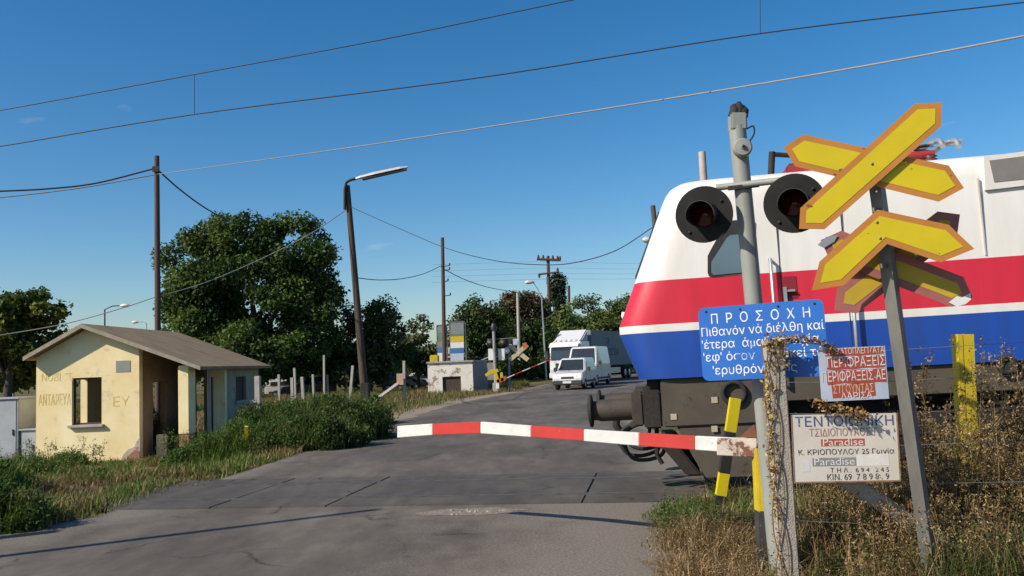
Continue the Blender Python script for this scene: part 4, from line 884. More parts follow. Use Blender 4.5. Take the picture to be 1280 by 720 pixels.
for y0, y1 in ((441, 420), (478, 462), (517, 505), (556, 548), (603, 600), (650, 655)):
    a, c = P(976, y0, 6.36), P(1420, y1, 6.9); m_ = (a + c) / 2 - Vector((0, 0, .012)); b = MB(); pts = smoothpts([a, a + (c - a) * .25 - Vector((0, 0, .02)), m_, c], 6); b.path(pts, .0022, 5, cap=False)
    for k in range(12):
        q = a + (c - a) * (k + .5) / 12 - Vector((0, 0, .012)); b.tube(q + Vector((-.012, 0, .018)), q + Vector((.012, .004, -.018)), .0014, n=4)
    b.build('strand', wirel, fen)
# white shop sign
root, pts, w, h, F_ = board('advertising_sign', (989, 519.5), (1121.5, 515.5), (992.5, 603), (1125.5, 602), 6.31, 6.31, .003, cream, 0, 'cream advertising sign with faded Greek lettering hung on the fence wires', 'sign')
b = MB(); b.prism(pts, (0, 0, .003)); pn = b.build('panel', cream, root, world=False)
b = MB(); t_ = .008
b.b2(-w / 2, w / 2, -h / 2 - .002, -h / 2 + t_, .0, .003); b.b2(w / 2 - t_, w / 2 + .002, -h / 2 + t_, h / 2, .0, .003); b.b2(-w / 2 - .002, -w / 2 + .005, -h / 2 + t_, h / 2, .0, .003); b.build('rust_edge', mat('rust_edge', (.22, .10, .05), (.34, .24, .17), 9, .9), root, world=False)
I4 = Matrix.Identity(4)
def wl(body, x, y, size, width, m, bold=.0, al='CENTER', z=.0012, nm='lettering'): return text(body, size, Matrix.Translation((x, y, z)), m, nm, pn, .0008, width, al, bold)
wl('ΤΕΝΤΟΙΩΝΙΚΗ', 0, h * .385, .098, w * .93, inkblue, .0005)
wl('ΤΣΙΔΙΟΠΟΥΛΟΣ Γ.', -.005, h * .225, .075, w * .66, inkred, .0005)
b = MB(); b.b2(-w * .23, w * .18, h * .03, h * .135, .0004, .0014); b.build('red_sticker', redpanel, pn, world=False)
text('Paradise', .076, Matrix.Translation((-w * .025, h * .083, .0022)), worn_white, 'lettering', pn, .0008, w * .38, 'CENTER', 0)
wl('Κ. ΚΡΙΟΠΟΥΛΟΥ 25 Γωνία', 0, -h * .06, .052, w * .90, inkblack, .0005)
b = MB(); b.b2(-w * .32, w * .09, -h * .26, -h * .14, .0004, .0014); b.build('grey_sticker', greysticker, pn, world=False)
text('Paradise', .074, Matrix.Translation((-w * .115, -h * .20, .0022)), worn_white, 'lettering', pn, .0008, w * .38, 'CENTER', 0)
b = MB(); b.b2(-w * .42, -w * .345, -h * .34, -h * .17, .0003, .0011); b.build('white_patch', barwhite, pn, world=False); b = MB(); b.b2(w * .10, w * .40, -h * .27, -h * .10, .0003, .0011); b.build('white_patch', mat('white_patch', (.78, .77, .73), (.66, .63, .57), 10, .7), pn, world=False)
wl('ΚΙΝ. 69  7 8 9 8 . 9', w * .10, -h * .43, .060, w * .58, inkblack, .001)
wl('Τ Η Λ .  6 9 4   2 4 5', w * .12, -h * .33, .045, w * .55, inkblack, .0005)
# red and white sticker sign
root, pts, w, h, F_ = board('fence_sign', (1022, 437), (1107.5, 431.5), (1027.5, 501.5), (1110, 499), 6.38, 6.38, .003, paleblue, 0, 'faded red and white fencing sign above the cream sign on the fence', 'sign')
b = MB(); b.prism(pts, (0, 0, .003)); pn = b.build('panel', paleblue, root, world=False)
b = MB()
for (x0, x1, y0, y1) in ((-.40, .48, .345, .49), (-.38, .485, .09, .335), (-.40, .48, -.18, .075), (-.34, .30, -.44, -.19)):
    k = 7; top = [(w * (x0 + (x1 - x0) * i / k), h * (y1 + random.uniform(-.012, .012)), .0004) for i in range(k + 1)]; bot = [(w * (x0 + (x1 - x0) * i / k + random.uniform(-.01, .01)), h * (y0 + random.uniform(-.015, .015)), .0004) for i in range(k + 1)]
    b.prism(top + bot[::-1], (0, 0, .001))
b.build('red_band', fadedred, pn, world=False)
def rl(body, x, y, size, width, m=worn_white, bold=0): return text(body, size, Matrix.Translation((x, y, .0022)), m, 'lettering', pn, .0006, width, 'CENTER', bold)
rl('ΣΥΡΜΑΤΟΠΛΕΓΜΑΤΑ', w * .03, h * .425, .062, w * .90); rl('ΠΕΡΙΦΡΑΞΕΙΣ', w * .05, h * .215, .100, w * .86); rl('ΠΕΡΙΦΡΑΞΕΙΣ ΑΕ', 0, -h * .05, .10, w * .94)
rl('ΣΤΓΟΥΝΤΑΣ', -w * .02, -h * .29, .085, w * .60, mat('faded_orange_ink', (.62, .34, .16), (.7, .6, .5), 12, .7)); rl('ΛΑΡΙΣΑ', w * .02, -h * .42, .062, w * .46)

# ------------------------------------------------------------------ vehicles far down the road
def wheel(parent, x, y, r, w):
    s = 1 if y > 0 else -1; Mx = Matrix.Translation((x, y, r)) @ Matrix.Rotation(-s * math.pi / 2, 4, 'X')
    b = MB(); b.smooth = True; b.lathe([(0, -w), (r * .9, -w), (r, -w * .85), (r, -.03), (r * .92, 0), (r * .64, 0), (r * .62, -.03), (0, -.03)], Mx, 20); o = b.build('wheel', blackmatte, parent, world=False); o.data.set_sharp_from_angle(angle=R(35))
    b = MB(); b.smooth = True; b.lathe([(r * .6, -.028), (r * .5, -.012), (r * .2, -.02), (0, -.01)], Mx, 16); b.build('rim', silver, o, world=False)
def van(name, label, cat, M, L, W, H, hood, belt, wsx, roofx, group=None, sidewin=True, r=.32, plate=True, paint=None, text_=None):
    paint = paint or carwhite
    o = empty(name, M, label, cat, group); hw = W / 2
    b = MB(); lo = [(0, .32), (0, hood * .72), (-.06, hood * .9), (-.22, hood), (-wsx, belt), (-L, belt), (-L, .32)]
    b.prism([(x, -hw, z) for x, z in lo], (0, W, 0))
    t = hw * .84
    f0 = [(-wsx + .02, belt - .01), (-roofx, H - .06), (-roofx - .35, H), (-L + .12, H), (-L + .02, belt - .01)]
    vs = [(x, -(hw - .015 if z < belt else t), z) for x, z in f0] + [(x, (hw - .015 if z < belt else t), z) for x, z in f0]; n = len(f0)
    b.add(vs, [tuple(range(n))[::-1], tuple(range(n, 2 * n))] + [(i, (i + 1) % n, n + (i + 1) % n, n + i) for i in range(n)])
    b.build('body', paint, o, world=False, bevel=.05)
    def on(u, v, y=None):   # windscreen surface point
        x = -wsx + .02 + (-roofx + wsx - .02) * v; z = belt - .01 + (H - .06 - belt + .01) * v; wd = (hw - .015) + (t - hw + .015) * v
        return Vector((x + .022, u * wd, z + .02))
    b = MB(); b.prism([on(-.86, .08), on(.86, .08), on(.86, .93), on(-.86, .93)], (-.012, 0, -.012)); b.build('windscreen', glass_dark, o, world=False)
    for s in (-1, 1):
        b = MB()
        wd = lambda z: s * ((hw - .015) + (t - hw + .015) * ((z - belt) / (H - .06 - belt)) + .03)
        x1 = -roofx - .75 if not sidewin else -L + .45
        za, zb_ = belt + .06, H - .22
        b.prism([(-wsx - .18, wd(za), za), (-roofx - .12, wd(zb_), zb_), (x1, wd(zb_), zb_), (x1 - .03, wd(za), za)], (0, -s * .012, 0)); b.build('side_window', glass_dark, o, world=False)
        b = MB(); b.box((-wsx - .25, s * (hw + .13), belt + .12), (.10, .2, .24)); b.build('mirror', plastic, o, world=False, bevel=.03)
        b = MB(); b.prism([(.012, s * hw * .55, hood * .62), (.012, s * hw * .95, hood * .64), (-.10, s * hw * .97, hood * .93), (-.03, s * hw * .58, hood * .84)], (-.03, 0, 0)); b.build('headlight', lampglass, o, world=False)
        for x in (-.85, -L + .85): wheel(o, x, s * (hw + .01), r, .2)
    for s in (-1, 1):
        for xs_ in (-wsx - .12, -wsx - 1.15):
            b = MB(); b.b2(xs_, xs_ - .018, s * (hw - .01), s * (hw + .006), .42, belt - .02); b.build('door_seam', plastic, o, world=False)
        b = MB(); b.b2(-.6, -L + .3, s * (hw - .01), s * (hw + .018), .40, .52); b.build('side_moulding', plastic, o, world=False)
    b = MB(); b.tube((-wsx + .14, -.1, belt + .05), (-wsx - .12, -.55, belt + .42), .012, n=4); b.tube((-wsx + .14, .5, belt + .05), (-wsx - .12, .05, belt + .42), .012, n=4); b.build('wiper', plastic, o, world=False)
    b = MB(); b.box((-.02, 0, .42), (.22, W * 1.005, .26)); b.build('bumper', plastic, o, world=False, bevel=.05)
    b = MB(); b.box((.0, 0, hood * .74), (.05, W * .42, .12)); b.build('grille', plastic, o, world=False, bevel=.01)
    if plate: b = MB(); b.box((.10, 0, .45), (.02, .5, .12)); b.build('number_plate', platewhite, o, world=False)
    return o
def veh(px, Y, a, z=0.): p = P(px, 450, Y); return Matrix.Translation((p.x, Y, z + .004)) @ Matrix.Rotation(R(-90 - a), 4, 'Z')
van('small_van', 'small white van with black bumper waiting first in the queue', 'van', veh(708, 50.5, 17), 4.1, 1.75, 1.82, .95, 1.05, 1.0, 1.55, 'white vehicles queueing beyond the crossing', True)
van('panel_van', 'tall white panel van between the small van and the truck', 'van', veh(723, 56.5, 17), 5.6, 2.0, 2.55, 1.15, 1.35, 1.05, 1.65, 'white vehicles queueing beyond the crossing', False, .36)
tr = empty('truck', veh(706, 65, 24), 'white truck with roof deflector and long grey tarpaulin box body', 'truck', 'white vehicles queueing beyond the crossing')
b = MB(); b.prism([(0, -1.22, .45), (0, -1.22, 1.7), (-.12, -1.22, 2.85), (-.35, -1.22, 3.05), (-2.2, -1.22, 3.1), (-2.2, -1.22, .45)], (0, 2.44, 0)); b.build('cab', carwhite, tr, world=False, bevel=.07)
b = MB(); b.prism([(-.55, -1.1, 3.08), (-2.1, -1.1, 3.95), (-2.2, -1.1, 3.95), (-2.2, -1.1, 3.08)], (0, 2.2, 0)); b.build('roof_deflector', mat('deflector_white', (.55, .56, .58)), tr, world=False, bevel=.08)
b = MB(); b.prism([(.025, -1.1, 1.72), (.025, 1.1, 1.72), (-.085, 1.08, 2.66), (-.085, -1.08, 2.66)], (-.02, 0, 0)); b.build('windscreen', glass_dark, tr, world=False)
b = MB(); b.prism([(.22, -1.15, 2.68), (.24, 1.15, 2.68), (-.06, 1.12, 2.98), (-.06, -1.12, 2.98)], (0, 0, .03)); b.build('sun_visor', carwhite, tr, world=False)
b = MB(); b.box((.005, 0, 1.25), (.05, 1.5, .5)); b.build('grille', plastic, tr, world=False); b = MB(); b.box((.03, 0, .62), (.25, 2.46, .42)); b.build('bumper', carwhite, tr, world=False, bevel=.05)
for i in range(5): b = MB(); b.box((-.42, -.8 + .4 * i, 3.16), (.12, .2, .14)); b.build('roof_lamp', lampglass, tr, world=False, bevel=.02)
b = MB(); b.tube((-.42, -1.0, 3.10), (-.42, 1.0, 3.10), .03); b.build('roof_bar', silver, tr, world=False)
for s in (-1, 1):
    b = MB(); b.prism([(-.35, s * 1.222, 1.75), (-.42, s * 1.222, 2.6), (-1.35, s * 1.222, 2.6), (-1.35, s * 1.222, 1.75)], (0, s * .012, 0)); b.build('side_window', glass_dark, tr, world=False)
    b = MB(); b.box((.05, s * 1.38, 2.1), (.14, .24, .6)); b.build('mirror', plastic, tr, world=False, bevel=.03)
    b = MB(); b.box((.04, s * .95, .95), (.05, .36, .2)); b.build('headlight', lampglass, tr, world=False, bevel=.01)
    for x in (-1.3, -5.2, -11.2, -12.4): wheel(tr, x, s * 1.2, .48, .3)
    b = MB(); b.box((-8.0, s * 1.15, .75), (3.6, .05, .45)); b.build('side_guard', silver, tr, world=False)
b = MB(); b.b2(-14.6, -2.55, -1.24, 1.24, 1.15, 3.92); bx = b.build('box_body', tarpgrey, tr, world=False, bevel=.04)
b = MB(); b.b2(-14.4, -2.6, -.5, .5, .7, 1.14); b.build('chassis', darkmetal, tr, world=False)
Ft = Matrix(((-1, 0, 0, 0), (0, 0, 1, 0), (0, 1, 0, 0), (0, 0, 0, 1)))
def tt(body, x, z, size, width):
    M_ = Matrix(((1, 0, 0, x), (0, 0, -1, -1.252), (0, 1, 0, z), (0, 0, 0, 1)))
    Mm = Matrix(((-1, 0, 0, x), (0, 0, 1, 1.252), (0, 1, 0, z), (0, 0, 0, 1)))
    text(body, size, Mm, mat('truck_lettering', (.06, .045, .06)), 'lettering', bx, .002, width, 'CENTER', .01)
tt('ΤΑ', -6.6, 3.05, .75, .95); tt('ΜΕΛΙΣΣΙΑ', -7.1, 2.2, .75, 4.6)

# ------------------------------------------------------------------ parked cars in the field
def car_at(px, Y, a, label, paint, nm='parked_car'):
    p = P(px, 450, Y); return van(nm, label, 'car', Matrix.Translation((p.x, Y, gz(p.x, Y) + .03)) @ Matrix.Rotation(R(a), 4, 'Z'), 4.1, 1.7, 1.48, .82, .92, 1.15, 1.9, 'cars parked in the field', True, .31, True, paint)
darkpaint = mat('dark_car_paint', (.03, .035, .05), None, 4, .25, coat=.5)
car_at(487, 78, 190, 'white parked hatchback behind the braced fence post', carwhite)
car_at(531, 74, 15, 'dark parked car with a pale bonnet beside the small white hut', darkpaint)
car_at(398, 70, 12, 'white parked car half hidden behind the stubby fence posts under the big tree', carwhite)
car_at(349, 66, 200, 'dark parked car under the big tree left of the white one', darkpaint)

# ------------------------------------------------------------------ small white hut beyond the crossing
hx0, hx1, hx2 = XatY(531, 55), XatY(587, 55), XatY(605, 58.5); zb = -.1
h2 = empty('white_hut', Vector((hx0 + 1.5, 56.5, zb)), 'small square whitewashed hut with flaking walls and a dark boarded opening', 'hut')
ox0, ox1 = XatY(549, 55), XatY(572, 55)
b = MB(); b.b2(hx0, ox0, 55, 55.2, zb, 1.82); b.b2(ox1, hx1, 55, 55.2, zb, 1.82); b.b2(ox0, ox1, 55, 55.2, .98, 1.82); b.b2(hx0, hx0 + .2, 55.2, 58.5, zb, 1.82); b.b2(hx0 + .2, hx1, 58.3, 58.5, zb, 1.82); b.build('wall', whitewash, h2)
b = MB(); b.prism([(hx1 - .2, 55.2, zb), (hx1 + .003, 55.0, zb), (hx2, 58.5, zb), (hx2 - .2, 58.5, zb)], (0, 0, 1.92)); b.build('side_wall', greywall, h2)
b = MB(); b.prism([(hx0 - .08, 54.9, 1.825), (hx1 + .06, 54.9, 1.825), (hx2 + .1, 58.6, 1.825), (hx0 - .08, 58.6, 1.825)], (0, 0, .12)); b.build('roof', concrete, h2, bevel=.02)
b = MB(); b.b2(ox0, ox1, 55.12, 55.16, zb, .98); b.build('boarding', wood, h2)
b = MB(); b.b2(ox0, ox0 + .05, 55.06, 55.115, zb, .98); b.b2(ox1 - .05, ox1, 55.06, 55.115, zb, .98); b.b2(ox0 + .05, ox1 - .05, 55.06, 55.115, .9, .98); b.build('door_frame', wood_grey, h2)
b = MB(); q = Vector((hx1 + .55, 57.2, 1.2)); b.prism([(hx1 + .30, 56.4, .95), (hx1 + .43, 57.0, .95), (hx1 + .43, 57.0, 1.4), (hx1 + .30, 56.4, 1.4)], (.01, 0, 0)); b.build('window', black, h2)
# lean-to on its right
h3 = empty('grey_shed', Vector((XatY(606, 60), 60, 0)), 'low grey shed with a pale roof just right of the white hut', 'shed')
b = MB(); b.b2(XatY(595, 59.5), XatY(615, 59.5), 59.5, 62, -.1, 1.75); b.build('wall', greywall, h3)
b = MB(); b.prism([(XatY(592, 59.4), 59.35, 1.76), (XatY(616, 59.4), 59.35, 2.28), (XatY(616, 62), 62.1, 2.28), (XatY(592, 62), 62.1, 1.76)], (0, 0, .08)); b.build('roof', concrete_pale, h3)
b = MB(); b.b2(XatY(600, 59.5), XatY(605, 59.5), 59.48, 59.497, .9, 1.45); b.build('window', black, h3)
# stacked coloured boards behind the hut
BY = 64
def board_stack(px0, px1, rows_, label):
    o = empty('billboard', Vector((XatY((px0 + px1) / 2, BY), BY, -.1)), label, 'billboard', 'coloured boards behind the white hut')
    for (ya, yb, m) in rows_:
        a, c = P(px0, ya, BY), P(px1, yb, BY); b = MB(); b.b2(a.x, c.x, BY, BY + .06, c.z, a.z - .015); b.build('panel', m, o, bevel=.006)
    for px in (px0 - 1, px1 + 1):
        a = P(px, rows_[0][0] - 1, BY); b = MB(); b.b2(a.x - .05, a.x + .05, BY + .07, BY + .17, -.2, a.z); b.build('frame_post', galv, o)
    a, c = P(px0 - 1, rows_[0][0] - 2, BY), P(px1 + 1, rows_[0][0], BY); b = MB(); b.b2(a.x, c.x, BY + .07, BY + .15, c.z, a.z); b.build('frame_bar', galv, o)
board_stack(547, 557, [(408, 416, colgrey), (416, 427, colgreen), (427, 434, colgrey), (434, 441, colblue), (441, 456, signwhite)], 'narrow board with grey, green and blue panels partly behind the brown pole')
board_stack(563, 580, [(404, 418, colgrey), (418, 420, colgreen), (420, 427.5, colyellow), (427.5, 435, signwhite), (435, 441.5, colblue), (441.5, 452, paleblue)], 'taller board with yellow, white and blue panels right of the brown pole')
o = empty('yellow_box', Vector((XatY(541, 62), 62, 0)), 'small yellow box above the left corner of the white hut', 'box')
b = MB(); a = P(537, 444, 62); c = P(548, 452, 62); b.b2(a.x, c.x, 62, 62.8, c.z - 2, a.z); b.build('body', yellow_worn, o, bevel=.05)
# ------------------------------------------------------------------ far crossing equipment
FY = 52.5
fb = P(620, 488, FY); fb.z = -.05
fs = empty('crossing_signal', fb, 'far crossing signal mast seen from behind with pale backing boards', 'crossing signal')
b = MB(); b.tube(fb, P(617, 412, FY), .10, .09, 12); b.build('mast', paintgrey, fs)
b = MB(); b.smooth = True; q = P(617, 409, FY); b.path([q - Vector((0, 0, .2)), q, q + Vector((0, 0, .22))], [.16, .2, .1], 10); b.build('bell', black, fs)
b = MB(); b.tube(P(609, 424.5, FY + .12), P(645, 422.5, FY + .12), .035, n=8); b.build('crossbar', galv, fs)
for px in (613.5, 629.5):
    b = MB(); b.smooth = True; b.lathe([(0, -.2), (.16, -.14), (.24, 0), (.26, .02), (0, .04)], frame(P(px, 429, FY + .1), (1, 0, 0), (0, 0, 1)), 20); b.build('lamp', black, fs)
for (x0, x1, y0, y1) in ((610, 616.5, 436, 450), (622.5, 631, 436, 450)):
    a, c = P(x0, y0, FY), P(x1, y1, FY); b = MB(); b.b2(a.x, c.x, FY + .14, FY + .16, c.z, a.z); b.build('backing_board', signwhite, fs)
b = MB(); q = P(619, 484, FY); b.box(q, (.3, .3, .5)); b.build('footing', concrete_pale, fs)
f2b = P(637, 487, FY + .5); f2b.z = -.05
f2 = empty('crossbuck_sign', f2b, 'far crossbuck seen from behind with pale blades beside the blue post', 'railway sign')
b = MB(); b.tube(f2b, P(636, 423, FY + .5), .06, .05, 8); b.build('post', mat('blue_grey_post', (.16, .20, .32)), f2)
for (x0, y0, x1, y1) in ((636, 431, 660, 450), (637, 450, 659, 431)):
    a, c = P(x0, y0, FY + .4), P(x1, y1, FY + .4); ax = (c - a).normalized(); n_ = Vector((0, 1, 0)).cross(ax) * .13; b = MB(); yo = .02 if y0 < y1 else -.02
    b.prism([a + n_ + Vector((0, yo, 0)), a - ax * -.0 - n_ + Vector((0, yo, 0)), c - n_ + Vector((0, yo, 0)), c + n_ + Vector((0, yo, 0))], (0, .01, 0)); b.build('blade', mat('cream_blade', (.55, .47, .33), (.40, .32, .2), 5, .7), f2)
a, c = P(641, 423.5, FY + .4), P(645.5, 432, FY + .4); b = MB(); b.b2(a.x, c.x + .08, FY + .42, FY + .44, c.z, a.z); b.build('plate', paleblue, f2)
b = MB(); b.smooth = True; b.lathe([(0, 0), (.2, .0), (.2, .02), (0, .02)], frame(P(633, 438, FY + .3), (1, 0, 0), (0, 0, 1)), 20); b.build('round_plate', signwhite, f2)
b = MB(); b.prism([P(653, 429, FY + .2), P(658, 428, FY + .2), P(660, 434, FY + .2), P(654, 436, FY + .2)], (0, .02, 0)); b.build('orange_plate', mat('faded_orange', (.45, .13, .05), (.35, .10, .04), 6, .7), f2)
mb0 = P(622, 484, FY - 1.2); mb0.z = 0
fbar = empty('barrier', mb0, 'far barrier with yellow counterweight and striped arm raised slightly before the vans', 'barrier')
fy = FY - 1.2
def fpl(pix, th, m, nm): 
    b = MB(); b.prism([P(x, y, fy) for x, y in pix], (0, th, 0)); b.build(nm, m, fbar, bevel=.01)
fpl([(606, 468), (613, 462), (622, 461), (624, 464.5), (616, 467), (608, 471)], .35, yellow_worn, 'counterweight')
fpl([(617, 465), (621, 465), (625, 478), (620.5, 478.5)], .3, yellow_worn, 'frame'); fpl([(625, 466), (628, 465), (630, 476), (626, 477)], .3, yellow_worn, 'frame')
fpl([(620, 475), (632, 470), (633, 475), (622, 480)], .38, mat('orange_red_paint', (.50, .10, .03), (.40, .08, .02), 5, .6), 'pivot_cover')
fpl([(620, 478.5), (624, 478.5), (624, 486), (620, 486)], .3, signwhite, 'pedestal')
pts = [(631, 473.5), (643, 468.2), (653, 464), (662.5, 460), (672, 456), (682, 451.8), (690, 448.8)]
for i in range(len(pts) - 1):
    a, c = P(*pts[i], fy + .1), P(*pts[i + 1], fy + .1); o = beam(a, c, .05, .14, barwhite if i in (0, 2, 4) else barred, 'arm_segment', fbar, .004)

# ------------------------------------------------------------------ concrete fence posts in the field
posts = [(437, 503, 441, 457, 45, 'leaning pale fence post just left of the street lamp'), (366, 503, 365, 472, 38, 'stubby fence post behind the green shrubs, left one of a close pair'), (380, 503, 377.5, 471, 38, 'stubby fence post behind the green shrubs, right one of a close pair'),
         (369, 478, 368, 460, 52, 'fence post showing right behind the close pair of stubby posts'), (349, 487, 348.5, 468, 50, 'short fence post beside the right end of the yellow hut roof'), (392, 487, 391, 468, 54, 'short fence post in front of the white parked car under the big tree'),
         (405, 483, 405, 444, 58, 'tall thin fence post under the big tree'), (410, 482, 409, 468, 62, 'small fence post next to the tall thin one under the big tree'), (433, 477, 433, 465, 64, 'tiny far fence post just left of the leaning one'),
         (505.5, 503, 505, 451, 43, 'upright braced fence post by the roadside field')]
mid_tops = []
for x0, y0, x1, y1, Y, lab in posts:
    a = P(x0, y0, Y); a.z = min(a.z, gz(a.x, Y)) - .05; c = P(x1, y1, Y)
    o = empty('fence_post', a, lab, 'fence post', 'concrete fence posts in the field'); beam(a, c, .13, .13, concrete_pale, 'shaft', o, .012); mid_tops.append(c)
    if Y == 43:
        q0, q1 = P(467, 502, 42.3), P(504, 475, 42.9); beam(q0, q1, .15, .12, concrete_pale, 'brace', o, .012)
        b = MB(); q = P(500, 474, 42.75); b.box(q, (.32, .03, .55)); b.build('plate', mat('pink_board', (.50, .33, .24), (.42, .25, .17), 5, .7), o)
a = P(323, 525, 24.5); a.z = -.6; c = P(322, 470, 24.5)
o = empty('fence_post', a, 'pale concrete fence post at the right end of the yellow hut', 'fence post', 'concrete fence posts in the field'); beam(a, c, .15, .15, concrete_pale, 'shaft', o, .012)
b = MB(); q = P(317, 503, 24.5); b.box(q, (.2, .12, .13)); b.build('plate', concrete_pale, o, bevel=.02)
for px, y0, y1, Y in ((9, 500, 458, 46), (16, 498, 462, 46)):
    a = P(px, y0, Y); a.z = -.5; o = empty('fence_post', a, 'fence post below the left tree, ' + ('nearer the picture edge' if px == 9 else 'farther from the picture edge'), 'fence post', 'concrete fence posts in the field'); beam(a, P(px, y1, Y), .13, .13, concrete_pale, 'shaft', o, .012)

# ------------------------------------------------------------------ trees
def in_ell(n, c, r, hollow=.35):
    d = rng.normal(size=(n, 3)); d /= np.linalg.norm(d, axis=1)[:, None]; q = rng.uniform(hollow, 1, n) ** .6
    return np.array(c) + d * np.array(r) * q[:, None]
def tree(name, label, base, lobes, nclump, nleaf, lsize, cols, group=None, cat='tree', crad=.5, trunk_r=.2, trunk_top=None, leafm=LEAF, limbs=7, zmin=None):
    base = Vector(base); o = empty(name, base, label, cat, group)
    vol = np.array([l[1][0] * l[1][1] * l[1][2] for l in lobes]); vol = vol ** .8 / (vol ** .8).sum()
    parts = []; cl = []
    for (c, r), f in zip(lobes, vol):
        k = max(3, int(nclump * f)); cl.append(in_ell(k, c, r))
    C = np.concatenate(cl)
    if zmin is not None: C[:, 2] = np.maximum(C[:, 2], zmin + rng.uniform(0, .5, len(C)))
    cr = crad * rng.uniform(.55, 1.35, len(C)); per = (nleaf * cr ** 2 / (cr ** 2).sum()).astype(int) + 4
    idx = np.repeat(np.arange(len(C)), per)
    d = rng.normal(size=(len(idx), 3)); d /= np.linalg.norm(d, axis=1)[:, None]
    Pn = C[idx] + d * (cr[idx] * rng.uniform(.2, 1.15, len(idx)) ** .7)[:, None] * np.array([1, 1, .75])
    ct = pal(len(C), cols, .18)[idx] * rng.uniform(.8, 1.2, (len(idx), 1))
    V, F, T = leaves(Pn, lsize, ct, .4, .6, d * .9)
    tint_mesh('crown', V - np.array(base), F, T, leafm, o)
    cen = np.mean([l[0] for l in lobes], 0); tt_ = Vector(trunk_top if trunk_top is not None else cen)
    b = MB(); w = .15 * trunk_r * 4
    m1 = base.lerp(tt_, .35) + Vector((random.uniform(-w, w), random.uniform(-w, w), 0)); m2 = base.lerp(tt_, .7) + Vector((random.uniform(-w, w), random.uniform(-w, w), 0))
    b.path([base - Vector((0, 0, .15)), base.lerp(m1, .15), m1, m2, tt_], [trunk_r * 1.35, trunk_r * 1.05, trunk_r * .85, trunk_r * .6, trunk_r * .25], 9)
    for k in rng.choice(len(C), min(limbs, len(C)), replace=False):
        e = Vector(C[k]); s_ = random.choice((m1, m2)); md = s_.lerp(e, .5) + Vector((0, 0, .1 * (e - s_).length)); b.path([s_, md, e], [trunk_r * .42, trunk_r * .28, trunk_r * .08], 6)
    b.build('trunk', bark, o); return o
def lob(px, py, Y, rpx, rpy, ry=None):
    c = P(px, py, Y); k = Y / FPX; return ((c.x, c.y, c.z), (rpx * k, (ry if ry else (rpx * k) * .9), rpy * k))
def gb(px, Y): p = P(px, 450, Y); return (p.x, Y, gz(p.x, Y))
DK = [(.036, .066, .015), (.050, .088, .020), (.026, .048, .012), (.070, .112, .027), (.092, .132, .034)]
MD = [(.070, .105, .030), (.095, .135, .038), (.05, .078, .022), (.12, .15, .045)]
OL = [(.080, .098, .040), (.060, .076, .030), (.11, .12, .055)]
YL = [(.13, .14, .025), (.10, .12, .025), (.06, .09, .02), (.04, .065, .018), (.17, .15, .03)]
BR = [(.10, .065, .035), (.07, .055, .03), (.05, .06, .025), (.13, .08, .045)]
tree('broadleaf_tree', 'large dense dark green tree behind the yellow hut', gb(318, 62), [lob(250, 330, 62, 50, 40), lob(300, 303, 62, 56, 38), lob(365, 308, 62, 54, 42), lob(318, 370, 63, 104, 64), lob(255, 400, 62, 58, 52), lob(385, 390, 62, 48, 54), lob(320, 440, 61, 92, 34)], 420, 80000, .30, DK, None, 'tree', .95, .42)
tree('broadleaf_tree', 'loose yellowish green tree at the left edge behind the hut', gb(8, 40), [lob(28, 388, 40, 46, 22), lob(55, 392, 40, 30, 14), lob(0, 405, 40, 48, 38), lob(40, 425, 40, 36, 26), lob(-30, 400, 41, 50, 46), lob(10, 455, 41, 55, 28)], 150, 15000, .26, YL, None, 'tree', .55, .22)
tree('broadleaf_tree', 'bushy olive tree between the leaning lamp and the brown pole', gb(462, 66), [lob(465, 400, 66, 40, 28), lob(440, 425, 66, 34, 34), lob(485, 430, 66, 36, 34), lob(455, 455, 65, 58, 26), lob(420, 450, 67, 40, 30)], 170, 16000, .30, OL + DK[:2], None, 'tree', .8, .25)
tree('broadleaf_tree', 'thin sapling like tree just left of the brown pole', gb(523, 72), [lob(524, 412, 72, 11, 16), lob(517, 436, 72, 20, 18), lob(530, 450, 72, 22, 18)], 60, 5000, .28, OL, None, 'tree', .6, .14)
tree('broadleaf_tree', 'rounded dark tree right above the coloured boards', gb(596, 78), [lob(590, 398, 78, 26, 24), lob(610, 405, 78, 22, 26), lob(595, 430, 78, 36, 30), lob(600, 460, 77, 40, 20)], 130, 13000, .32, DK[:3] + OL[:2], None, 'tree', .85, .25)
tree('broadleaf_tree', 'brown topped half dry tree behind the pale concrete pole', gb(655, 92), [lob(648, 380, 92, 22, 16), lob(668, 386, 92, 20, 18), lob(632, 400, 92, 16, 20)], 90, 7000, .34, BR, None, 'tree', .8, .22)
tree('broadleaf_tree', 'dark green tree beneath the brown topped one', gb(645, 86), [lob(640, 425, 86, 30, 28), lob(668, 430, 86, 26, 34), lob(655, 460, 85, 40, 22)], 110, 10000, .33, DK[:3], None, 'tree', .9, .22)
tree('conifer', 'narrow dark conifer standing beside the power pole', gb(697, 116), [lob(696, 352, 116, 7, 14), lob(698, 372, 116, 10, 18), lob(697, 395, 116, 13, 18)], 60, 6000, .34, [(.020, .032, .014), (.028, .040, .018)], None, 'tree', .7, .2)
